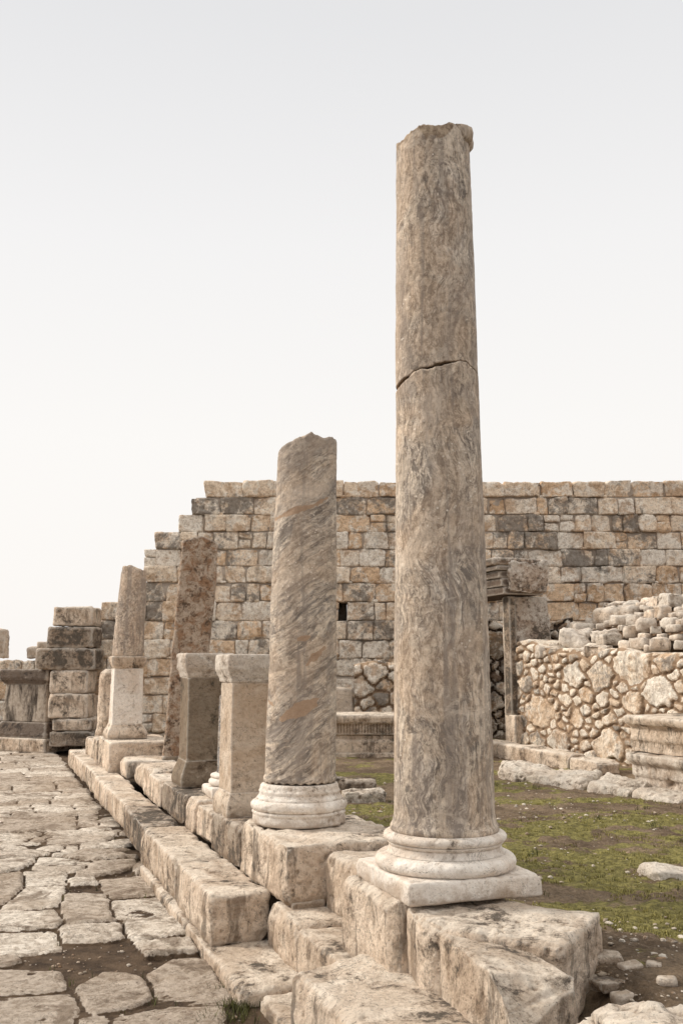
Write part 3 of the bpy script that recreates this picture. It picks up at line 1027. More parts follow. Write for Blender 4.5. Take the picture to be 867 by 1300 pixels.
sty(quadpts([xy(1.93, 4.75), xy(2.42, 4.75), xy(2.42, 5.60), xy(1.90, 5.60)], 0.29, [0.60, 0.6, 0.595, 0.585]), 'cream_dark', 'cracked rough block between the two great columns', 84, r=0.04, disp=0.018)
sty(st_box(1.66, 2.4, 6.70, 7.55, 0.30, 0.58), 'grimy', 'black stained block under the tan pedestal', 85)
sty(st_box(1.655, 2.4, 7.58, 8.15, 0.30, 0.56), 'cream', 'pale block left of the tan pedestal foot', 86)
sty(st_box(1.65, 2.4, 8.17, 8.60, 0.30, 0.57), 'cream', 'narrow pale block below the small white column base', 87)
sty(st_box(1.65, 2.4, 8.63, 9.75, 0.30, 0.565), 'grimy', 'grey streaked block below the dark brown pedestal', 88)
sty(st_box(1.64, 2.4, 9.78, 10.45, 0.30, 0.56), 'cream', 'white block just beyond the dark brown pedestal', 89, res=0.016)
sty(st_box(1.66, 2.3, 10.48, 11.1, 0.30, 0.60), 'cream', 'white kerb block with an uneven top, before the gap', 90, res=0.018, r=0.05, disp=.02)
sty(st_box(1.70, 2.2, 11.12, 11.9, 0.30, 0.545), 'cream_dark', 'last pale kerb block before the gap in the row', 91, res=0.018, r=0.05)
sty(st_box(1.95, 2.25, 10.3, 10.7, 0.55, 0.64), 'cream', 'small flat stone lying on the white kerb blocks', 92, res=0.018, r=0.04)

# ------------------------------------------------------------------ tallest column
cx, cy = 0.476, 4.76
col1 = empty('marble_column', (cx, cy, 0.65), 'tallest marble column, tan and grey veined, cracked across the middle', 'column', None)
B0 = (cx, cy, 0.65)
# square plinth
stone('plinth', quadpts([(cx + a * V[0] * .318 + b * U[0] * .318, cy + a * V[1] * .318 + b * U[1] * .318) for a, b in ((-1, -1), (1, -1), (1, 1), (-1, 1))], 0.652, [0.742, 0.74, 0.735, 0.742]),
      M['marble_base'], parent=col1, r=0.014, disp=0.006, res=0.009, seed=100, maxn=90)
tor = []


def arc(rc, zc, rad, a0, a1, n=8, sx=1.0):
    return [(rc + rad * sx * math.cos(R(a0 + (a1 - a0) * i / n)), zc + rad * math.sin(R(a0 + (a1 - a0) * i / n))) for i in range(n + 1)]


pf = [(0.28, 0.088)] + arc(0.288, 0.122, 0.034, -90, 90, 8, 1.1) + [(0.268, 0.160)] + arc(0.276, 0.182, 0.022, -90, -180, 4, .7) + [(0.258, 0.192), (0.268, 0.203), (0.268, 0.208)] + \
    arc(0.262, 0.229, 0.020, -90, 90, 7, 1.1) + [(0.25, 0.252)]
turned(pf, M['marble_base'], 'base', B0, n=150, step=0.006, disp=0.004, seed=101, parent=col1, chips=0.006)
CR = 2.40   # crack height above base


def crack(X, Y):
    base = np.interp(X, [-0.21, -0.165, -0.125, -0.057, 0.03, 0.08, 0.115, 0.16, 0.21], [-0.075, -0.04, -0.010, 0.0, 0.012, 0.032, 0.040, 0.022, 0.004])
    P = np.stack([X.ravel(), Y.ravel(), np.zeros(X.size)], 1)
    return base + (fbm(P, 22, 3, 88) * 0.012).reshape(X.shape)


def no_patch(P):
    return {'patch': np.zeros(len(P))}


lean1 = (-0.0020, 0.0)
turned([(0.243, 0.250), (0.249, 0.256), (0.249, 0.272), (0.239, 0.29), (0.232, 0.33), (0.224, 1.0), (0.213, 1.7), (0.2025, CR)], M['shaft_tall'], 'lower_shaft', B0, n=230, step=0.009, disp=0.0035, seed=103,
       parent=col1, lean=lean1, top=crack, attrs=no_patch, chips=0.004)


def top1(X, Y):
    P = np.stack([X.ravel(), Y.ravel(), np.zeros(X.size)], 1)
    jag = (fbm(P, 13, 4, 7) * 0.045 + fbm(P, 45, 3, 9) * 0.010).reshape(X.shape)
    front = sstep(0.10, -0.19, Y) * sstep(0.13, 0.0, X)
    notch = np.exp(-((X - 0.125) / 0.03) ** 2) * np.exp(-((Y + 0.14) / 0.09) ** 2)
    left = sstep(-0.02, -0.2, X)
    return -0.055 * front - 0.045 * left - 0.05 * notch + jag * (0.35 + 0.65 * sstep(0.2, -0.05, X)) + 0.01


def cap_jag(P):
    nz = fbm(P, 11, 4, 55)
    zz_ = P[:, 2] + nz * 0.07
    fr = sstep(0.13, 0.02, P[:, 0])
    return {'patch': np.zeros(len(P)), 'capx': sstep(TOP - 0.105 + 0.10 * (1 - fr), TOP - 0.075 + 0.10 * (1 - fr), zz_) * 0.8}


dr = 0.0
TOP = 3.70
turned([(0.2015, CR + 0.005), (0.198, CR + 0.5), (0.187, TOP - 0.09), (0.1865, TOP)], M['shaft_tall'], 'upper_shaft', (cx + lean1[0] * 2.1, cy, 0.65), n=230, step=0.009, disp=0.0035, seed=103, parent=col1,
       lean=lean1, top=top1, bottom=lambda X, Y: crack(X, Y) + 0.014 * np.exp(-((X + 0.005) / 0.06) ** 2) + 0.02 * sstep(-0.13, -0.19, X), attrs=cap_jag, chips=0.004)
# what is left of the neck ring, on the right and back
n = 60
Vv, Qq = [], []
sec = [(0.182, -0.085), (0.190, -0.082), (0.203, -0.060), (0.207, -0.030), (0.201, -0.002), (0.19, 0.0), (0.12, -0.006), (0.12, -0.07)]
for i in range(n + 1):
    a = R(-52 + 195 * i / n)
    jx = vnoise(np.array([[i * 0.35, 3.3, 1.7]]), 3)[0] * 0.010
    for (r_, z_) in sec:
        e = 1 - max(0, 1 - i / 5.0) * 0.10 - max(0, 1 - (n - i) / 5.0) * 0.1
        Vv.append((math.cos(a) * (r_ + jx * (r_ > 0.2)) * e, math.sin(a) * (r_ + jx * (r_ > 0.2)) * e, TOP + z_ + jx * .6 - 0.008))
m = len(sec)
for i in range(n):
    for k in range(m):
        Qq.append((i * m + k, i * m + (k + 1) % m, (i + 1) * m + (k + 1) % m, (i + 1) * m + k))
for i in (0, n):
    for k in range(1, m // 2):
        Qq.append((i * m + k - 1, i * m + k, i * m + m - 1 - k, i * m + m - k))
nb = (cx + lean1[0] * TOP, cy, 0.65)
mesh_from('neck_ring', np.array(Vv) + np.array(nb), np.array(Qq), M['shaft_tall'], nb, {'patch': np.zeros(len(Vv)), 'cap': np.full(len(Vv), 0.55)}, parent=col1)

# ------------------------------------------------------------------ banded column
cx, cy = -0.272, 6.70
B0 = (cx, cy, 0.645)
col2 = empty('marble_column', B0, 'medium marble column with diagonal grey bands and plain brown patches', 'column')
pf = [(0.288, 0.0), (0.297, 0.012), (0.295, 0.06), (0.303, 0.072)] + arc(0.276, 0.118, 0.036, -60, 80, 8) + [(0.283, 0.160), (0.268, 0.176), (0.262, 0.19), (0.266, 0.205), (0.257, 0.22), (0.254, 0.237), (0.244, 0.252)]
turned(pf, M['marble_base'], 'base', B0, n=150, step=0.008, disp=0.012, seed=111, parent=col2, chips=0.018)


def patches(P):
    x, z = P[:, 0] - 0.0168 * P[:, 2], P[:, 2]
    front = P[:, 1] < 0.05
    nz = fbm(P, 9, 3, 71) * 0.025
    d = np.full(len(P), -1.0)
    # (x0,z0)-(x1,z1) strokes with half thickness
    for (x0, z0, x1, z1, w0) in [(-0.20, 1.985, 0.05, 2.055, 0.022), (0.05, 2.055, 0.15, 2.12, 0.016), (-0.13, 0.66, 0.12, 0.80, 0.038), (-0.05, 0.70, 0.09, 0.76, 0.045), (-0.02, 1.175, 0.05, 1.19, 0.02), (0.02, 1.00, 0.14, 1.12, 0.02), (-0.22, 0.78, -0.19, 0.75, 0.02)]:
        e = np.array([x1 - x0, z1 - z0])
        w = np.clip(((x - x0) * e[0] + (z - z0) * e[1]) / (e @ e), 0, 1)
        dd = w0 * (1 - 0.5 * np.abs(2 * w - 1)) - np.hypot(x - x0 - w * e[0], z - z0 - w * e[1])
        d = np.maximum(d, dd)
    return {'patch': np.where(front, sstep(-0.007, 0.007, d + nz * 0.8 + fbm(P, 45, 2, 73) * 0.008) * 0.75, 0)}


def top2(X, Y):
    P = np.stack([X.ravel(), Y.ravel(), np.zeros(X.size)], 1)
    jag = (fbm(P, 12, 4, 27) * 0.03).reshape(X.shape)
    return 0.065 - 0.42 * np.abs(X - 0.03) ** 1.05 + jag + 0.05 * sstep(0.1, 0.2, X)


turned([(0.240, 0.262), (0.240, 0.285), (0.2315, 0.30), (0.2305, 0.5), (0.220, 1.5), (0.200, 2.44), (0.199, 2.475), (0.192, 2.49)], M['shaft_banded'], 'shaft', B0, n=230, step=0.009, disp=0.004, seed=113,
       parent=col2, lean=(0.0168, 0), top=top2, attrs=patches, chips=0.004,
       bottom=lambda X, Y: 0.005 * np.sin(np.arctan2(Y, X) * 26))

# ------------------------------------------------------------------ pedestals
ROT = ROW


def pedestal(name, s, t, z0, h, parts, label, seed, cat='pedestal', group='pedestals of the colonnade', asp=(1, 1), n=120):
    """parts: list of (part name, material, profile[(half width, z fraction-free)], disp, chips)"""
    x, y = xy(s, t)
    e = empty(name, (x, y, z0), label, cat, group)
    for k, (pn, m, pf, dsp, ch) in enumerate(parts):
        turned(pf, M[m], pn, (x, y, z0), 'square', n=n, rot=ROT, step=0.014, disp=dsp, seed=seed + k, parent=e, attrs=no_patch, chips=ch, corner=0.035, aspect=asp)
    return e


# tan pedestal right behind the banded column
pedestal('pedestal', 1.89, 7.34, 0.575, 1.14, [
    ('base', 'tan', [(0.218, 0.0), (0.225, 0.03), (0.221, 0.10), (0.212, 0.125), (0.197, 0.155), (0.190, 0.175)], 0.012, 0.02),
    ('shaft', 'tan', [(0.189, 0.172), (0.188, 0.60), (0.187, 0.955)], 0.006, 0.0),
    ('cap', 'tan_cap', [(0.188, 0.952), (0.196, 0.965), (0.196, 0.985), (0.204, 1.00), (0.215, 1.03), (0.224, 1.05), (0.225, 1.12), (0.220, 1.15), (0.21, 1.158)], 0.012, 0.045)],
    'tan moulded pedestal with a broken whitish cap, beside the banded column', 130)
pedestal('pedestal', 1.96, 9.36, 0.565, 1.19, [
    ('base', 'drab', [(0.245, 0.0), (0.25, 0.05), (0.240, 0.12), (0.22, 0.16), (0.205, 0.20), (0.195, 0.23)], 0.014, 0.03),
    ('shaft', 'drab', [(0.192, 0.225), (0.190, 0.6), (0.190, 0.98)], 0.006, 0.0),
    ('cap', 'tan_cap', [(0.191, 0.975), (0.20, 1.0), (0.206, 1.03), (0.218, 1.05), (0.230, 1.09), (0.233, 1.18), (0.222, 1.20)], 0.014, 0.05)],
    'dark brown moulded pedestal in front of the rusty pillar', 140)

# small base with a bluish shaft between the two
x, y = xy(2.02, 8.42)
c4 = empty('marble_column', (x, y, 0.57), 'short blue grey column stump on a small white base between the two brown pedestals', 'column')
stone('plinth', quadpts([(x + a * V[0] * .22 + b * U[0] * .22, y + a * V[1] * .22 + b * U[1] * .22) for a, b in ((-1, -1), (1, -1), (1, 1), (-1, 1))], 0.57, 0.66), M['marble_base'], parent=c4, r=0.02, disp=0.01, res=0.02, seed=151)
turned([(0.18, 0.088)] + arc(0.17, 0.12, 0.03, -90, 90, 6) + [(0.165, 0.155)] + arc(0.165, 0.17, 0.018, -60, 90, 5) + [(0.15, 0.195)], M['marble_base'], 'base', (x, y, 0.57), n=70, step=0.01, disp=0.008, seed=152, parent=c4, chips=0.01)
turned([(0.135, 0.192), (0.13, 0.22), (0.125, 0.8), (0.122, 0.83)], M['shaft_blue'], 'shaft', (x, y, 0.57), n=70, step=0.02, disp=0.004, seed=153, parent=c4, attrs=no_patch)

# leaning rusty pillar
bx, by = -2.03, 12.9
e = empty('stone_pillar', (bx, by, 0.42), 'rusty brown pitted pillar leaning right behind the dark pedestal', 'pillar')
turned([(0.225, 0.0), (0.232, 0.03), (0.232, 0.12), (0.225, 0.14)], M['drab'], 'foot', (bx, by, 0.40), 'square', n=60, rot=R(8), disp=0.01, seed=161, parent=e, corner=0.12)
turned([(0.222, 0.12), (0.230, 1.0), (0.236, 2.0), (0.232, 2.86)], M['rust'], 'shaft', (bx, by, 0.40), 'square', n=120, rot=R(8), step=0.02, disp=0.012, seed=162, parent=e, lean=(0.070, 0.0), corner=0.16, chips=0.02, rough=1.6,
       top=lambda X, Y: 0.04 * np.sin(X * 9 + 1) - 0.22 * np.clip(X - 0.02, 0, 1))

# ------------------------------------------------------------------ far pedestal group
G3 = 'blocks under the far pedestal'
sb = lambda s0, s1, t0, t1, z0, z1, m, lb, sd: stone('foundation_block', st_box(s0, s1, t0, t1, z0, z1), M[m], lb, 'stone block', G3, r=0.035, disp=0.015, res=0.022, seed=sd)
sb(1.69, 2.30, 12.55, 13.20, 0.28, 0.50, 'cream', 'low white block in front of the far veined pedestal, lowest and nearest of its blocks', 170)
sb(1.56, 2.40, 13.25, 14.5, 0.28, 0.68, 'cream', 'white block directly under the far veined pedestal', 171)
sb(1.55, 2.2, 14.55, 15.3, 0.28, 0.62, 'cream_dark', 'upright block behind the white ones under the far pedestal', 172)
sb(1.56, 2.2, 15.35, 16.3, 0.28, 0.55, 'cream_dark', 'block with a dark joint at the left end of the far pedestal group', 173)
pedestal('pedestal', 1.86, 14.05, 0.68, 1.15, [
    ('base', 'cream', [(0.265, 0.0), (0.27, 0.06), (0.255, 0.11), (0.225, 0.16), (0.212, 0.19)], 0.010, 0.015),
    ('shaft', 'marble_base', [(0.203, 0.185), (0.198, 0.6), (0.194, 0.93)], 0.006, 0.006),
    ('cap', 'cream_dark', [(0.196, 0.925), (0.208, 0.95), (0.225, 0.98), (0.240, 1.02), (0.243, 1.08), (0.23, 1.10)], 0.012, 0.02)],
    'far white pedestal with dark cracks carrying a short column', 180, n=72)
x, y = xy(1.86, 14.05)
col3 = (x, y, 1.775)
o = turned([(0.212, 0.0), (0.208, 0.3), (0.176, 1.20), (0.174, 1.22)], M['shaft_pale'], 'column_shaft', col3, n=84, step=0.025, disp=0.008, seed=190, lean=(0.045, 0), attrs=no_patch, chips=0.012,
           top=lambda X, Y: 0.03 * np.sin(X * 16 + 2.6) + 0.012 * np.sin(X * 50 + Y * 30))
tag(o, 'short pale weathered column shaft standing on the far white pedestal', 'column')
x, y = xy(1.80, 15.6)
o = turned([(0.18, 0.0), (0.175, 0.05), (0.155, 0.12), (0.15, 0.85), (0.13, 0.94), (0.06, 1.0)], M['cream'], 'round_post', (x, y, 0.60), n=60, step=0.025, disp=0.01, seed=195, attrs=no_patch)
tag(o, 'narrow pale round topped post left of the far white pedestal', 'post')

# ------------------------------------------------------------------ altar on the far left
x, y = -5.95, 20.35
rt = R(-28)
e = empty('altar', (x, y, 0), 'large moulded altar streaked black and white at the left edge of the street', 'altar')
AL = NT('black_streaked_limestone')
co = AL.coords(False)
mp = AL.n('ShaderNodeMapping')
mp.inputs['Scale'].default_value = (1.6, 1.6, 0.5)
AL.l(co, mp.inputs['Vector'])
colr = AL.mix(AL.mapr(AL.noise(mp.outputs[0], 1.6, 8, 0.7, 0.5), 0.42, 0.56), (0.10, 0.08, 0.065), (0.56, 0.48, 0.40))
colr = AL.mix(0.6, colr, AL.mix(AL.mapr(AL.noise(co, 12, 8, 0.7), 0.3, 0.7), (0.4, 0.36, 0.32), (1, 1, 1)), 'MULTIPLY')
M['altar'] = AL.fin(colr, 0.92, stone_bump(AL, co, 1.0))
M['altar_dark'] = stone_mat('sooty_limestone', (0.17, 0.135, 0.11), dark_amt=0.6, tan_amt=0.4, tan=(0.2, 0.14, 0.1), dark=(0.05, 0.04, 0.035))
tk = dict(shape='square', n=120, rot=rt, step=0.03, parent=e, corner=0.03)
turned([(0.72, 0), (0.72, 0.24), (0.71, 0.26)], M['cream_dark'], 'plinth', (x, y, 0), disp=0.015, seed=200, **tk)
turned([(0.68, 0.262), (0.685, 0.34), (0.65, 0.42), (0.62, 0.50), (0.60, 0.54), (0.58, 0.56)], M['altar_dark'], 'base', (x, y, 0), disp=0.012, seed=201, **tk)
turned([(0.565, 0.562), (0.56, 1.0), (0.56, 1.28)], M['altar'], 'shaft', (x, y, 0), disp=0.012, seed=202, **tk)
turned([(0.57, 1.282), (0.60, 1.33), (0.65, 1.38), (0.665, 1.42), (0.665, 1.55), (0.65, 1.58)], M['altar_dark'], 'cap', (x, y, 0), disp=0.012, seed=203, chips=0.02, **tk)

# ------------------------------------------------------------------ great back wall
WY = 20.0
ys = [611, 631, 653, 675, 697, 719, 740, 764, 788, 812, 836, 859, 882, 906, 930, 954]
starts = [260, 242, 227, 197, 183, 183, 177, 128, 118, 116, 112, 110, 108, 106, 104]
dark_pts = [(800, 679), (785, 657), (700, 657), (720, 636), (690, 675), (855, 620), (760, 768), (458, 764), (442, 745), (470, 742), (490, 640), (460, 640), (205, 760), (195, 692), (300, 700), (310, 752), (280, 808), (330, 690),
            (640, 680), (650, 700), (500, 792), (790, 700), (180, 780), (250, 640), (640, 655), (380, 880), (750, 719), (118, 800), (300, 650), (480, 800)]
pale_pts = [(740, 680), (700, 655), (720, 740), (470, 700), (700, 700), (210, 715), (350, 706), (850, 630), (840, 710), (460, 830), (760, 735), (320, 780), (240, 665), (490, 690)]
wr = random.Random(21)
ashlar = empty('ashlar_wall', (1.5, WY + 0.4, 0), 'long coursed wall of weathered stone blocks across the back, stepped down at its left end', 'wall')
bag = Bag()
x_right = 12.5
for ci in range(len(ys) - 1):
    zt = at_y(433, ys[ci], WY)[1]
    zb = at_y(433, ys[ci + 1], WY)[1]
    X = at_y(starts[ci], ys[ci], WY)[0]
    hole = at_y(430, 767, WY)[0] if ci == 7 else None
    hx1 = at_y(440, 767, WY)[0]
    k = 0
    while X < x_right:
        w = wr.choice([wr.uniform(0.30, 0.5), wr.uniform(0.5, 0.78), wr.uniform(0.45, 0.7), wr.uniform(0.22, 0.34)])
        if ci == 0: w = wr.uniform(0.5, 0.78)
        X1 = X + w
        if hole is not None and X < hole + 0.02 and X1 > hole - 0.15:
            X1 = hole
        gap = wr.uniform(0.002, 0.018)
        z0, z1 = zb + wr.uniform(0.0, 0.008), zt - wr.uniform(0.0, 0.016)
        if ci == 0: z1 = zt + wr.uniform(-0.02, 0.025)
        dpt = wr.uniform(-0.035, 0.035)
        cxm, czm = (X + X1) / 2, (z0 + z1) / 2
        ppx, ppy = proj(np.array([[cxm, WY, czm]]))
        ppx, ppy = ppx[0], ppy[0]
        dk = wr.choice([0, 0, 0, 0.1, 0.25, 0.4])
        rv = wr.random()
        for (a, b) in dark_pts:
            if abs(a - ppx) < 20 and abs(b - ppy) < 12: dk = wr.uniform(0.8, 1.0)
        for (a, b) in pale_pts:
            if abs(a - ppx) < 20 and abs(b - ppy) < 12: dk, rv = 0, 0.05
        if ci == 0: rv = max(rv, 0.55)
        if ci in (6, 7) and ppx > 690: rv, dk = 0.85, min(dk, .3)
        parts_ = [(X + gap / 2, X1 - gap / 2, z0, z1)]
        if w < 0.34 and wr.random() < 0.5:      # two small stones stacked in a narrow slot
            zm = z0 + (z1 - z0) * wr.uniform(0.35, 0.65)
            parts_ = [(X + gap / 2, X1 - gap / 2, z0, zm - 0.01), (X + gap / 2, X1 - gap / 2, zm + 0.01, z1)]
        for (a0, a1, b0, b1) in parts_:
            jt = lambda q=0.02: wr.uniform(-q, q)
            y0 = WY + dpt
            c = [(a0 + jt(), y0, b0 + jt(.012)), (a1 + jt(), y0 + jt(), b0 + jt(.012)), (a1, WY + 0.55, b0), (a0, WY + 0.55, b0),
                 (a0 + jt(), y0 + jt(), b1 + jt(.012)), (a1 + jt(), y0 + jt(), b1 + jt(.012)), (a1, WY + 0.55, b1), (a0, WY + 0.55, b1)]
            near = -7 < a0 < 8
            Vt, Qt = hexa(c, r=wr.uniform(0.010, 0.024), disp=wr.uniform(0.012, 0.035), res=0.034 if near else 0.08, seed=wr.randint(0, 9999), rough=1.2, cuts=wr.choice([0, 2, 4, 6]), cutd=0.05)
            bag.add(Vt, Qt, rnd=rv, dark=float(dk), stone=1.0)
        if w > 0.5 and wr.random() < 0.3:       # chinking
            sx = X1 - 0.02
            c = [(sx - .05, WY, zb - .01), (sx + .08, WY, zb - .01), (sx + .08, WY + .3, zb - .01), (sx - .05, WY + .3, zb - .01), (sx - .05, WY, zb + .05), (sx + .07, WY, zb + .045), (sx + .07, WY + .3, zb + .04), (sx - .05, WY + .3, zb + .04)]
            Vt, Qt = hexa(c, r=0.025, disp=0.01, res=0.03, seed=wr.randint(0, 999))
            bag.add(Vt, Qt, rnd=wr.random(), dark=0.2, stone=1.0)
        X = X1
        if hole is not None and abs(X - hole) < 1e-6:
            X = hx1
            hole = None
bag.build('facing_stones', M['wall'], (1.5, WY + 0.4, 0), ashlar)
bag = Bag()
for ci in range(len(ys) - 1):
    zt = at_y(433, ys[ci], WY)[1] - (0.06 if ci == 0 else -0.003)
    zb = at_y(433, ys[ci + 1], WY)[1]
    X = at_y(starts[ci], ys[ci], WY)[0] + 0.08
    if ci == 7:
        ha, hb = at_y(430, 767, WY)[0] - 0.01, at_y(440, 767, WY)[0] + 0.01
        for (xa, xb, yy) in ((X, ha, 0.055), (hb, x_right - .1, 0.055), (ha, hb, 0.75)):
            c = quadpts([(xa, WY + yy), (xb, WY + yy), (xb, WY + 1.0), (xa, WY + 1.0)], zb, zt)
            Vt, Qt = hexa(c, r=0.01, disp=0.0, res=0.4, seed=1, cuts=0)
            bag.add(Vt, Qt)
        continue
    c = [(X, WY + 0.055, zb), (x_right - .1, WY + 0.055, zb), (x_right - .1, WY + 1.0, zb), (X, WY + 1.0, zb), (X, WY + 0.055, zt), (x_right - .1, WY + 0.055, zt), (x_right - .1, WY + 1.0, zt), (X, WY + 1.0, zt)]
    Vt, Qt = hexa(c, r=0.01, disp=0.0, res=0.4, seed=1)
    bag.add(Vt, Qt)
bag.build('mortar_core', M['core'], (1.5, WY + 0.5, 0), ashlar)

# ------------------------------------------------------------------ pier of big blocks at the street end
PY_ = 19.2
pier = empty('stone_pier', (-5.45, PY_ + .4, 0), 'stack of big squared blocks, dark in the middle, at the far end of the street', 'pier')
rects = [(67, 118, 770, 794, 'cream_dark'), (60, 118, 796, 822, 'grimy'), (46, 121, 823, 850, 'grimy'), (64, 112, 851, 880, 'cream'), (62, 112, 880.6, 912, 'cream'), (66, 116, 912.6, 928, 'cream_dark'), (62, 119, 928.6, 948, 'grimy')]
for k, (a, b, c_, d_, m) in enumerate(rects):
    x0, z1 = at_y(a, c_, PY_)
    x1, _ = at_y(b, c_, PY_)
    z0 = at_y(a, d_, PY_)[1]
    stone('block', quadpts([(x0, PY_ + 0.02 * (k % 2)), (x1, PY_ + 0.02), (x1, PY_ + 0.75), (x0, PY_ + 0.75)], z0, z1), M[m], parent=pier, r=0.035, disp=0.02, res=0.035, seed=210 + k)

# far low wall and fragments behind the altar
FY = 30.0
lw = random.Random(9)
bag = Bag()
X = at_y(-40, 850, FY)[0] - 4
while X < at_y(46, 850, FY)[0]:
    w = lw.uniform(0.4, 0.9)
    zt = at_y(0, 836, FY)[1] + lw.uniform(-0.08, 0.05)
    for (z0, z1) in ((0, 0.6), (0.62, 1.2), (1.22, zt)):
        c = quadpts([(X, FY), (X + w - .03, FY), (X + w - .03, FY + .5), (X, FY + .5)], z0, z1)
        Vt, Qt = hexa(c, r=0.09, disp=0.05, res=0.09, seed=lw.randint(0, 999))
        bag.add(Vt, Qt, rnd=lw.random(), dark=0.2, stone=1.0)
    X += w
o = bag.build('low_wall', M['wall'], (-10.5, FY, 0))
tag(o, 'low distant wall of rounded stones seen over the altar', 'wall')
for k, (a, b, c_, d_, lb) in enumerate([(33, 46, 821, 836, 'smaller tan block on the distant low wall'), (44, 61, 814, 850, 'larger tan block at the right end of the distant low wall'), (-9, 4, 798, 836, 'thin tan stump at the far left edge of the picture')]):
    x0, z1 = at_y(a, c_, FY)
    x1, z0 = at_y(b, d_, FY)
    q = [(x0, FY + 0.1), (x1, FY + 0.1), (x1, FY + 0.6), (x0, FY + 0.6)]
    stone('stone_block', quadpts(q, z0 if k != 1 else 0.0, z1), M['tan'], lb, 'stone block', r=0.06, disp=0.04, res=0.06, seed=230 + k)

# ------------------------------------------------------------------ rubble walls (relief sheets with a real top and back)
def cells(W, H, size, seed, aspect=1.0, big=None):
    r_ = random.Random(seed)
    pts = []
    tries = 0
    if big:
        pts += [(x, y, s) for x, y, s in big]
    while tries < 9000:
        tries += 1
        x, y = r_.uniform(-0.1, W + 0.1), r_.uniform(-0.1, H + 0.1)
        s = size * r_.choice([0.4, 0.55, 0.75, 1.0, 1.25])
        if all((x - a) ** 2 + ((y - b) * aspect) ** 2 > ((s + c) * 0.5) ** 2 for a, b, c in pts):
            pts.append((x, y, s))
    return np.array(pts)


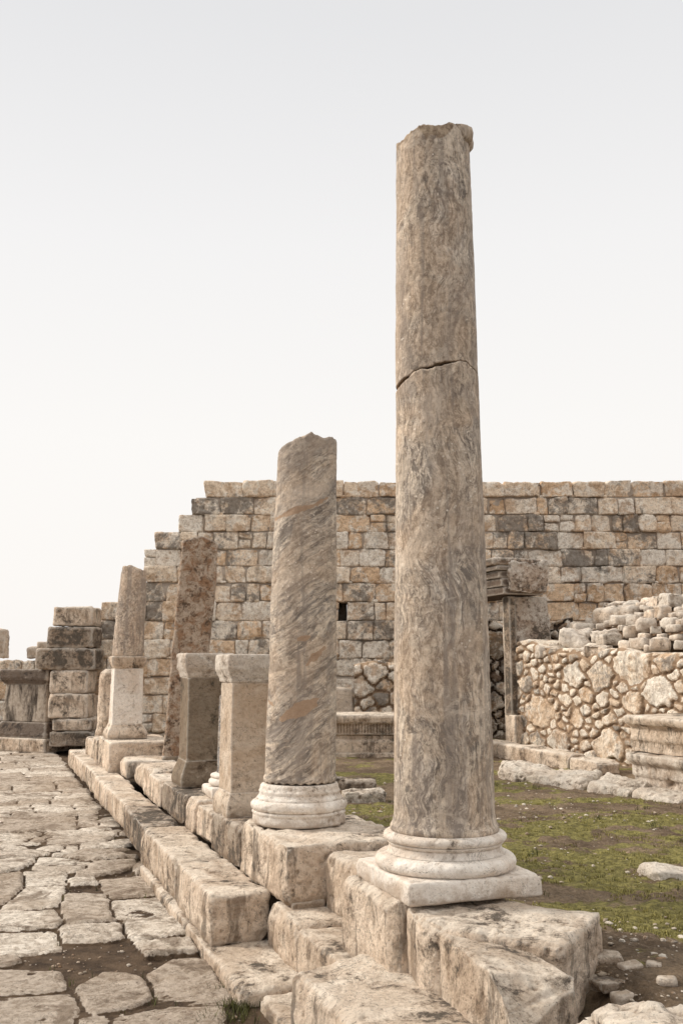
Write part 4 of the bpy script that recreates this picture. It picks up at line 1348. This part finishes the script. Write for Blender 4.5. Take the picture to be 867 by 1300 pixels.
def rubble_wall(name, p0, p1, z0, topf, size, seed, label, depth=0.35, amp=0.05, res=0.022, big=None, group=None, mat='rubble'):
    p0, p1 = np.array(p0, float), np.array(p1, float)
    L = np.linalg.norm(p1 - p0)
    d = (p1 - p0) / L
    nr = np.array([d[1], -d[0]])           # outward
    zmax = max(topf(x) for x in np.linspace(0, L, 50))
    H = zmax - z0
    nx, nz = int(L / res), int(H / res)
    gx, gz = np.meshgrid(np.linspace(0, L, nx + 1), np.linspace(0, 1, nz + 1))
    tops = np.array([topf(x) for x in gx[0]]) - z0
    Zr = gz * tops[None, :]
    P = np.stack([gx.ravel(), np.zeros(gx.size), Zr.ravel()], 1)
    wx_ = fbm(P, 6, 3, seed) * 0.05
    wz_ = fbm(P, 6, 3, seed + 4) * 0.05
    KX = 0.60 if L > 5 else 0.9
    sites = cells(L * KX, H, size, seed, big=[(a * KX, b, c) for a, b, c in big] if big else None)
    X = (P[:, 0] + wx_) * KX
    Zq = P[:, 2] + wz_
    f1 = np.full(len(P), 9.0)
    f2 = np.full(len(P), 9.0)
    id_ = np.zeros(len(P), int)
    for k, (a, b, c) in enumerate(sites):
        ra = (k * 2.399) % 1.2 - 0.6
        ux_ = (X - a) * math.cos(ra) + (Zq - b) * math.sin(ra)
        uz_ = -(X - a) * math.sin(ra) + (Zq - b) * math.cos(ra)
        dd = 0.45 * np.hypot(ux_, uz_) + 0.62 * np.maximum(np.abs(ux_), np.abs(uz_)) - c * 0.5 + 0.3
        n1 = dd < f1
        f2 = np.where(n1, f1, np.minimum(f2, dd))
        id_ = np.where(n1, k, id_)
        f1 = np.where(n1, dd, f1)
    edge = f2 - f1
    rk = np.random.default_rng(seed).random(len(sites))
    hgt = np.random.default_rng(seed + 1).random(len(sites))
    dk = np.random.default_rng(seed + 2).random(len(sites))
    stone_m = sstep(0.030, 0.046, edge)
    dome = 1 - (1 - np.clip((edge - 0.02) / 0.05, 0, 1)) ** 2.2
    facet = np.random.default_rng(seed + 5).uniform(-0.16, 0.16, (len(sites), 2))
    out = dome * ((P[:, 0] * KX - sites[id_, 0]) * facet[id_, 0] + (P[:, 2] - sites[id_, 1]) * facet[id_, 1])
    out += dome * amp * (0.5 + 0.9 * hgt[id_]) + fbm(P, 9, 4, seed + 8) * 0.022 + fbm(P, 30, 3, seed + 9) * 0.008
    if len(sites) and amp > 0: pass
    W = np.zeros((len(P), 3))
    # round the top edge back
    tf = np.clip((gz.ravel() - (1 - 0.06)) / 0.06, 0, 1)
    out = out - tf ** 2 * 0.05
    W[:, 0] = p0[0] + d[0] * P[:, 0] + nr[0] * out
    W[:, 1] = p0[1] + d[1] * P[:, 0] + nr[1] * out
    W[:, 2] = z0 + P[:, 2]
    n = nx + 1
    i = np.arange(nz)[:, None] * n
    j = np.arange(nx)[None, :]
    Q = np.stack([i + j, i + j + 1, i + n + j + 1, i + n + j], -1).reshape(-1, 4)
    # top (bumpy) and back
    m = 10
    last = nz * n
    Vt = [W]
    cnt = len(W)
    Qs = [Q]
    prev = np.arange(n) + last
    A1, A2, A3 = [stone_m], [rk[id_]], [np.where(dk[id_] > 0.8, 0.8, 0.1)]
    for k in range(1, m + 1):
        o = depth * k / m
        row = W[last:last + n].copy()
        bpt = np.stack([row[:, 0] * 1.0, row[:, 1] + o, row[:, 2]], 1)
        row[:, 0] = p0[0] + d[0] * gx[0] - nr[0] * o
        row[:, 1] = p0[1] + d[1] * gx[0] - nr[1] * o
        row[:, 2] += fbm(bpt, 5, 3, seed + 20) * 0.05
        Vt.append(row)
        cur = cnt + np.arange(n)
        Qs.append(np.stack([prev[:-1], prev[1:], cur[1:], cur[:-1]], 1))
        prev = cur
        cnt += n
        A1.append(np.ones(n))
        A2.append(np.full(n, 0.2))
        A3.append(np.full(n, 0.2))
    row = Vt[-1].copy()
    row[:, 2] = z0
    Vt.append(row)
    cur = cnt + np.arange(n)
    Qs.append(np.stack([prev[:-1], prev[1:], cur[1:], cur[:-1]], 1))
    A1.append(np.ones(n)); A2.append(np.full(n, .5)); A3.append(np.full(n, .2))
    o = mesh_from(name, np.concatenate(Vt), np.concatenate(Qs), M[mat], (float(p0[0] + p1[0]) / 2, float(p0[1] + p1[1]) / 2, z0),
                  {'stone': np.concatenate(A1), 'rnd': np.concatenate(A2), 'dark': np.concatenate(A3)})
    return tag(o, label, 'wall', group)


def topfn(x):
    return 2.0 + 0.03 * math.sin(x * 5) + 0.04 * math.sin(x * 2.1 + 1) - 0.058 * x


a0, a1 = xy(8.24, 14.60), xy(8.10, 6.5)
rubble_wall('rubble_wall', a0, a1, 0.2, topfn, 0.20, 31, 'low wall of mixed mortared rubble joined to the right side of the doorway', depth=0.7, amp=0.036, res=0.017,
            big=[(0.72, 0.75, 0.46), (1.75, 1.30, 0.36), (2.45, 1.30, 0.36), (3.2, 1.45, 0.46), (2.6, .35, .40), (3.8, 1.1, .36), (1.3, 0.3, 0.36)])
rubble_wall('rubble_wall', (0.22, 17.4), (2.0, 17.4), 0.2, lambda x: 1.67 + 0.05 * math.sin(x * 4), 0.42, 35, 'dark mossy rubble wall above the fluted block, seen between the two great columns', depth=0.6, amp=0.08, res=0.03)
rubble_wall('rubble_wall', (2.25, 19.0), (4.4, 19.0), 0.2, lambda x: 2.45 + 0.12 * math.sin(x * 3 + 1), 0.40, 37, 'rubble wall seen through the doorway, shade painted into its colour', depth=0.5, amp=0.09, res=0.035, mat='rubble_shade')

# reddish block beside the dark rubble wall
x0, z1 = at_y(404, 874, 17.5)
x1, z0 = at_y(450, 906, 17.5)
stone('stone_block', quadpts([(x0, 17.5), (x1 - .02, 17.5), (x1 - .02, 18.1), (x0, 18.1)], 0.2, z1), M['tan'], 'plain reddish brown block right of the banded column, against the back wall', 'stone block', r=0.03, disp=0.02, res=0.04, seed=240)

# ------------------------------------------------------------------ doorway
G_D = None
door = empty('doorway', (*xy(8.45, 15.8), 0.25), 'ruined stone doorway with a moulded lintel and one visible jamb', 'doorway')
M['jamb'] = M['grimy']
M['jambw'] = stone_mat('streaked_white_jamb', (0.66, 0.60, 0.53), dark_amt=0.8, tan_amt=0.5, tan=(0.36, 0.22, 0.13))
stone('jamb', st_box(8.24, 8.92, 14.62, 14.98, 0.28, 2.80), M['jambw'], parent=door, r=0.025, disp=0.014, res=0.03, seed=251)
# jamb mouldings on the street side
stone('jamb_moulding', st_box(8.12, 8.24, 14.58, 14.80, 0.85, 2.795), M['grimy'], parent=door, r=0.012, disp=0.006, res=0.025, seed=252)
stone('jamb_moulding', st_box(8.19, 8.245, 14.78, 14.95, 0.30, 2.79), M['cream_dark'], parent=door, r=0.012, disp=0.006, res=0.025, seed=253)
stone('jamb_foot', st_box(8.10, 8.62, 14.44, 14.66, 0.28, 0.86), M['cream'], parent=door, r=0.025, disp=0.012, res=0.025, seed=254)
stone('jamb', st_box(8.02, 8.7, 16.7, 17.1, 0.28, 2.80), M['jambw'], parent=door, r=0.025, disp=0.014, res=0.04, seed=255)
# lintel: fascias stepping out towards the top
for k, (so, z0, z1, m) in enumerate([(7.93, 2.805, 2.93, 'altar_dark'), (7.89, 2.933, 3.07, 'altar_dark'), (7.85, 3.073, 3.19, 'altar_dark'), (7.78, 3.193, 3.27, 'altar_dark'), (7.72, 3.273, 3.40, 'jambw')]):
    stone('lintel', st_box(so, 8.66, 14.40 - (k >= 3) * 0.06, 17.3, z0, z1), M[m], parent=door, r=0.012 if k < 4 else 0.03, disp=0.005, res=0.03, seed=256 + k, maxn=110, cuts=0)
stone('lintel', st_box(7.98, 8.72, 14.30, 14.46, 2.83, 3.375), M['jambw'], parent=door, r=0.07, disp=0.05, res=0.02, seed=268, cuts=6, cutd=.08)

# threshold in front of it
o = stone('threshold_slab', st_box(7.3, 7.62, 11.65, 15.2, 0.2, 0.50), M['cream_dark'], 'long low threshold slab running along the foot of the rubble wall', 'stone slab', r=0.035, disp=0.02, res=0.03, seed=270, maxn=110)
o = stone('threshold_slab', st_box(7.28, 7.64, 10.95, 11.60, 0.2, 0.47), M['cream_dark'], 'short block at the near end of the long threshold slab', 'stone slab', r=0.035, disp=0.02, res=0.03, seed=271)
# white rock ledges in the courtyard
G_L = 'white rock ledges in the courtyard'
pA, pB, pC, pD = at_z(632, 988, .3), at_z(742, 1003, .3), at_z(800, 1012, .3), at_z(862, 1022, .3)
w_ = 0.42
stone('rock_ledge', quadpts([pA, pB, (pB[0] + .45, pB[1] + .85), (pA[0] + .2, pA[1] + .75)], 0.22, [0.40, 0.39, 0.42, 0.46]), M['rock'], 'long white rounded rock ledge right of the tallest column', 'rock', G_L, r=0.10, disp=0.05, res=0.02, seed=280, maxn=110)
stone('rock_ledge', quadpts([(pB[0] + .02, pB[1] - .03), pC, (pC[0] + .4, pC[1] + .6), (pB[0] + .45, pB[1] + .7)], 0.22, [0.385, 0.37, 0.40, 0.40]), M['rock'], 'flat rock ledge between the long white ledge and the thin one', 'rock', G_L, r=0.07, disp=0.04, res=0.02, seed=281, maxn=110)
stone('rock_ledge', quadpts([(pC[0] + .02, pC[1]), pD, (pD[0] + .4, pD[1] + .5), (pC[0] + .4, pC[1] + .55)], 0.22, [0.36, 0.33, 0.35, 0.38]), M['rock'], 'thin low rock ledge below the moulded block at the right edge', 'rock', G_L, r=0.05, disp=0.03, res=0.02, seed=282, maxn=110)

# ------------------------------------------------------------------ fluted blocks
def fluted(name, c0, dvec, L, z0, label, back=0.55, sc=1.0, seed=0, flute=0.045):
    """front face profile (offset outwards, height) swept along dvec; band of flutes in the middle"""
    nv = (dvec[1], -dvec[0])
    e = empty(name, (c0[0] + dvec[0] * L / 2, c0[1] + dvec[1] * L / 2, z0), label, 'carved block')

    def sweep(pn, prof, fl, mat, sd):
        nL = int(L / 0.0125)
        pr = []
        for a, b in zip(prof[:-1], prof[1:]):
            ll = math.hypot(b[0] - a[0], b[1] - a[1])
            mm = max(1, int(ll / 0.02))
            for i in range(mm): pr.append((a[0] + (b[0] - a[0]) * i / mm, a[1] + (b[1] - a[1]) * i / mm))
        pr.append(prof[-1])
        pr = np.array(pr) * sc
        xs = np.linspace(0, L, nL + 1)
        O = np.repeat(pr[:, 0][:, None], nL + 1, 1)
        Zz = np.repeat(pr[:, 1][:, None], nL + 1, 1)
        Xs = np.repeat(xs[None, :], len(pr), 0)
        if fl:
            f0, f1 = fl[0] * sc, fl[1] * sc
            g = sstep(f0, f0 + 0.015, Zz) * sstep(f1, f1 - 0.015, Zz) * (O > pr[:, 0].max() * 0.3)
            O = O - g * 0.034 * np.abs(np.sin(Xs / flute * math.pi)) ** 0.7
        P = np.stack([c0[0] + dvec[0] * Xs + nv[0] * O, c0[1] + dvec[1] * Xs + nv[1] * O, z0 + Zz], -1).reshape(-1, 3)
        dv = fbm(P, 4, 4, sd) * 0.02 - np.clip(fbm(P, 7, 3, sd + 3) - 0.3, 0, 1) * 0.10
        P[:, 0] += nv[0] * dv
        P[:, 1] += nv[1] * dv
        P[:, 2] += fbm(P, 3, 3, sd + 7) * 0.012
        n = nL + 1
        i = np.arange(len(pr) - 1)[:, None] * n
        j = np.arange(nL)[None, :]
        Q = np.stack([i + j, i + j + 1, i + n + j + 1, i + n + j], -1).reshape(-1, 4)
        # end caps as fans of quads to a centre line
        m = len(pr)
        ctr0 = len(P)
        capV = []
        for col_ in (0, nL):
            for r_ in range(m):
                q = P[r_ * n + col_].copy()
                q[0] = c0[0] + dvec[0] * xs[col_] - nv[0] * back
                q[1] = c0[1] + dvec[1] * xs[col_] - nv[1] * back
                capV.append(q)
        P = np.concatenate([P, np.array(capV)])
        Qc = []
        for ci_, col_ in enumerate((0, nL)):
            for r_ in range(m - 1):
                a, b = r_ * n + col_, (r_ + 1) * n + col_
                cc, dd = ctr0 + ci_ * m + r_, ctr0 + ci_ * m + r_ + 1
                Qc.append((a, b, dd, cc) if ci_ == 0 else (b, a, cc, dd))
        # top back edge strip
        Qc.append(((m - 1) * n, (m - 1) * n + nL, ctr0 + m + m - 1, ctr0 + m - 1))
        Q = np.concatenate([Q, np.array(Qc)])
        return mesh_from(pn, P, Q, M[mat], (e.location[0], e.location[1], z0), parent=e)
    return e, sweep


# long bench-like carved block between the two columns
bx0 = at_y(404, 960, 15.2)[0]
e, sw = fluted('carved_block', (bx0, 15.3), (1.0, 0.0), 2.42, 0.22, 'long carved block with a fluted band, low against the wall between the two great columns', back=0.6)
sw('plain_course', [(0.02, 0), (0.02, 0.13), (0.0, 0.14), (0.0, 0.30), (-0.03, 0.34), (-0.03, 0.38)], None, 'cream_dark', 301)
sw('fluted_course', [(-0.02, 0.385), (0.03, 0.41), (0.05, 0.56), (0.08, 0.58), (0.09, 0.66), (0.07, 0.70), (-0.5, 0.71)], (0.41, 0.57), 'cream_dark', 302)
# moulded block at the right edge: courses stepping out
c0 = xy(6.95, 9.72)
dv_ = (-U[0], -U[1])
e, sw = fluted('carved_block', c0, dv_, 3.2, 0.16, 'big carved block with fluted frieze and deep mouldings at the courtyard right edge', back=0.75, flute=0.035)
sw('lower_course', [(-0.06, 0.0), (-0.06, 0.14), (0.0, 0.16), (0.0, 0.27), (0.03, 0.29), (0.03, 0.40), (0.09, 0.44), (0.11, 0.47), (0.11, 0.52), (0.0, 0.535), (-0.5, 0.54)], None, 'tan_cap', 311)
sw('fluted_course', [(0.02, 0.545), (0.04, 0.60), (0.03, 0.80), (0.06, 0.83), (0.10, 0.85), (0.12, 0.90), (0.12, 0.925), (0.08, 0.94), (-0.6, 0.945)], (0.58, 0.81), 'cream_dark', 312)

# ------------------------------------------------------------------ rubble heap behind the right wall
hr = random.Random(77)


def rock(name, x, y, z, sx, sy, sz, rot, mat, label, group, seed, res=0.03, cat='rock', flat=0.42, tiltv=0.0):
    c, s = math.cos(rot), math.sin(rot)
    q = []
    for a, b in ((-1, -1), (1, -1), (1, 1), (-1, 1)):
        q.append((x + (a * sx * c - b * sy * s) / 2, y + (a * sx * s + b * sy * c) / 2))
    zt = [z + sz * (1 + hr.uniform(-.15, .15)) + tiltv * k for k in (-1, 1, 1, -1)]
    zb = [z + tiltv * k for k in (-1, 1, 1, -1)]
    o = stone(name, quadpts(q, zb, zt), M[mat], label, cat, group, r=min(sx, sy, sz) * flat, disp=min(sx, sy, sz) * 0.22, res=res, seed=seed, chip=0.3, maxn=26)
    return o


# earth under the heap
nx, ny = 70, 60
gs, gt = np.meshgrid(np.linspace(8.7, 14, nx), np.linspace(6.0, 15.6, ny))
PX_ = gs * V[0] + gt * U[0]
PY2 = gs * V[1] + gt * U[1]
Pm = np.stack([PX_.ravel(), PY2.ravel(), np.zeros(gs.size)], 1)


def mound(x, y):
    s = x * V[0] + y * V[1]
    t_ = x * U[0] + y * U[1]
    edge = min(1.0, max(0.0, (14.9 - t_) / 1.0))
    return 0.2 + (1.58 + 0.65 * min(1.1, max(0, s - 8.4)) + 0.04 * max(0, 12.5 - t_)) * edge ** 0.4


Pm[:, 2] = [mound(a, b) for a, b in zip(Pm[:, 0], Pm[:, 1])]
Pm[:, 2] += fbm(Pm, 2, 3, 4) * 0.06
i = np.arange(ny - 1)[:, None] * nx
j = np.arange(nx - 1)[None, :]
Q = np.stack([i + j, i + j + 1, i + nx + j + 1, i + nx + j], -1).reshape(-1, 4)
tag(mesh_from('earth_mound', Pm, Q, M['core']), kind='structure')
placed = []
tries = 0
while len(placed) < 290 and tries < 40000:
    tries += 1
    s = 8.32 + 3.3 * hr.random()
    t_ = hr.uniform(7.5, 14.95)
    x, y = xy(s, t_)
    if x > 5.9: continue
    sz = hr.choice([0.13, 0.17, 0.22, 0.26, 0.31]) * hr.uniform(0.85, 1.2)
    if any((x - a) ** 2 + (y - b) ** 2 < (0.44 * (sz + c)) ** 2 for a, b, c in placed): continue
    placed.append((x, y, sz))
    z = mound(x, y) - 0.02 + hr.uniform(-0.02, 0.05)
    rock('loose_stone', x, y, z, sz * hr.uniform(1, 1.45), sz * hr.uniform(.8, 1.1), sz * hr.uniform(0.5, 0.8), hr.uniform(0, 3.1), hr.choice(['rock', 'rock', 'cream_dark', 'cream', 'tan_cap']),
         'loose pale stone in the heap behind the low rubble wall', 'loose stones heaped behind the rubble wall', 1000 + len(placed), res=0.04, flat=0.28)

# ------------------------------------------------------------------ boulders and small stones
x, y = at_z(462, 1020, .3)
rock('boulder', x, y + 0.12, 0.24, 0.46, 0.34, 0.20, 0.1, 'rock', 'smooth white boulder with a grey end on the moss between the two great columns', None, 401, res=0.015, cat='boulder')
x, y = at_z(447, 1003, .3)
rock('boulder', x, y + 0.2, 0.24, 0.55, 0.3, 0.17, -0.05, 'grimy', 'darker flat boulder just behind the smooth white one', None, 402, res=0.02, cat='boulder')
x, y = at_z(868, 1118, .3)
rock('boulder', x + .05, y + 0.15, 0.24, 0.5, 0.3, 0.13, 0.1, 'rock', 'flat white stone on the moss at the right edge of the picture', None, 403, res=0.015, cat='boulder')
rock('boulder', 0.99, 3.12, 0.30, 0.58, 0.34, 0.335, 0.02, 'cream', 'big pale stone cut by the bottom right corner of the picture', None, 404, res=0.012, cat='boulder', flat=0.3)
for k, (a, b, sx, sy, sz, m, lb) in enumerate([
        (728, 1226, 0.20, 0.14, 0.08, 'rock', 'grey wedge stone right of the lichen streaked block'),
        (775, 1240, 0.16, 0.10, 0.05, 'grimy', 'dark flat stone in the bare soil by the foundation'),
        (765, 1215, 0.15, 0.10, 0.05, 'cream_dark', 'small pale stone under the rounded slab end'),
        (800, 1228, 0.10, 0.07, 0.04, 'cream', 'small white stone in the bare soil'),
        (790, 1250, 0.075, 0.06, 0.035, 'tan', 'small orange stone in the bare soil'),
        (846, 1247, 0.07, 0.05, 0.03, 'cream', 'small white chip near the right edge'),
        (830, 1226, 0.06, 0.05, 0.03, 'cream', 'tiny pale chip right of the orange stone')]):
    x, y = at_z(a, b, .45)
    rock('small_stone', x, y, yard_at(x, y) - 0.015, sx, sy, sz, hr.uniform(-.4, .6), m, lb, 'small stones in the soil beside the foundation', 410 + k, res=0.01, cat='stone')
x, y = xy(1.80, 5.66)
rock('small_stone', x, y, 0.285, 0.20, 0.10, 0.045, 0.3, 'cream_dark', 'flat chip wedged under the white block of the banded column', None, 430, res=0.01, cat='stone')
# fragments of neighbouring ruins to the right of the frame are only soil

# ------------------------------------------------------------------ sky, sun, camera
w = bpy.data.worlds.new('World')
scene.world = w
w.use_nodes = True
nt = w.node_tree
nt.nodes.clear()
out = nt.nodes.new('ShaderNodeOutputWorld')
bg = nt.nodes.new('ShaderNodeBackground')
sky = nt.nodes.new('ShaderNodeTexSky')
sky.sky_type = 'NISHITA'
sky.sun_disc = False
SUN_EL, SUN_AZ = R(32), R(-72)         # azimuth measured from +Y, negative = left
sky.sun_elevation = SUN_EL
sky.sun_rotation = SUN_AZ
sky.dust_density = 4.0
bg.inputs['Strength'].default_value = 0.1
# thin white overcast veil over the clear sky
tc = nt.nodes.new('ShaderNodeTexCoord')
sp = nt.nodes.new('ShaderNodeSeparateXYZ')
nt.links.new(tc.outputs['Generated'], sp.inputs[0])
rp = nt.nodes.new('ShaderNodeValToRGB')
el = rp.color_ramp.elements
el[0].position, el[0].color = 0.0, (1.0, 0.965, 0.93, 1)
el[1].position, el[1].color = 1.0, (1.45, 1.38, 1.28, 1)
for p, c in ((0.22, (0.99, 0.968, 0.94)), (0.40, (0.925, 0.915, 0.91)), (0.58, (0.81, 0.81, 0.82)), (0.66, (0.80, 0.79, 0.785)), (0.80, (1.25, 1.21, 1.14))):
    e_ = el.new(p)
    e_.color = (*c, 1)
nt.links.new(sp.outputs[2], rp.inputs[0])
sc_ = nt.nodes.new('ShaderNodeMix')
sc_.data_type = 'RGBA'
sc_.blend_type = 'MULTIPLY'
sc_.inputs[0].default_value = 1
sc_.inputs[7].default_value = (10, 10, 10, 1)
nt.links.new(rp.outputs[0], sc_.inputs[6])
mx = nt.nodes.new('ShaderNodeMix')
mx.data_type = 'RGBA'
mx.inputs[0].default_value = 0.97
nt.links.new(sky.outputs[0], mx.inputs[6])
nt.links.new(sc_.outputs[2], mx.inputs[7])
nt.links.new(mx.outputs[2], bg.inputs[0])
nt.links.new(bg.outputs[0], out.inputs[0])

sd = bpy.data.lights.new('sun', 'SUN')
sd.energy = 3.2
sd.angle = R(12)
sd.color = (1.0, 0.91, 0.79)
so = bpy.data.objects.new('sun', sd)
COL.objects.link(so)
from mathutils import Vector
dirv = Vector((math.sin(SUN_AZ) * math.cos(SUN_EL), math.cos(SUN_AZ) * math.cos(SUN_EL), math.sin(SUN_EL)))
so.rotation_euler = dirv.to_track_quat('Z', 'Y').to_euler()
so.location = (0, 0, 20)

cam = bpy.data.cameras.new('camera')
cam.sensor_fit = 'VERTICAL'
cam.sensor_height = 36.0
cam.lens = F / 1300 * 36.0
cam.clip_start = 0.05
cam.clip_end = 2000
co_ = bpy.data.objects.new('camera', cam)
COL.objects.link(co_)
co_.location = (0, 0, EYE)
co_.rotation_euler = (R(90) + PITCH, 0, 0)
scene.camera = co_
scene.view_settings.view_transform = 'Standard'
scene.view_settings.look = 'None'
scene.view_settings.exposure = 0
scene.render.engine = 'CYCLES'
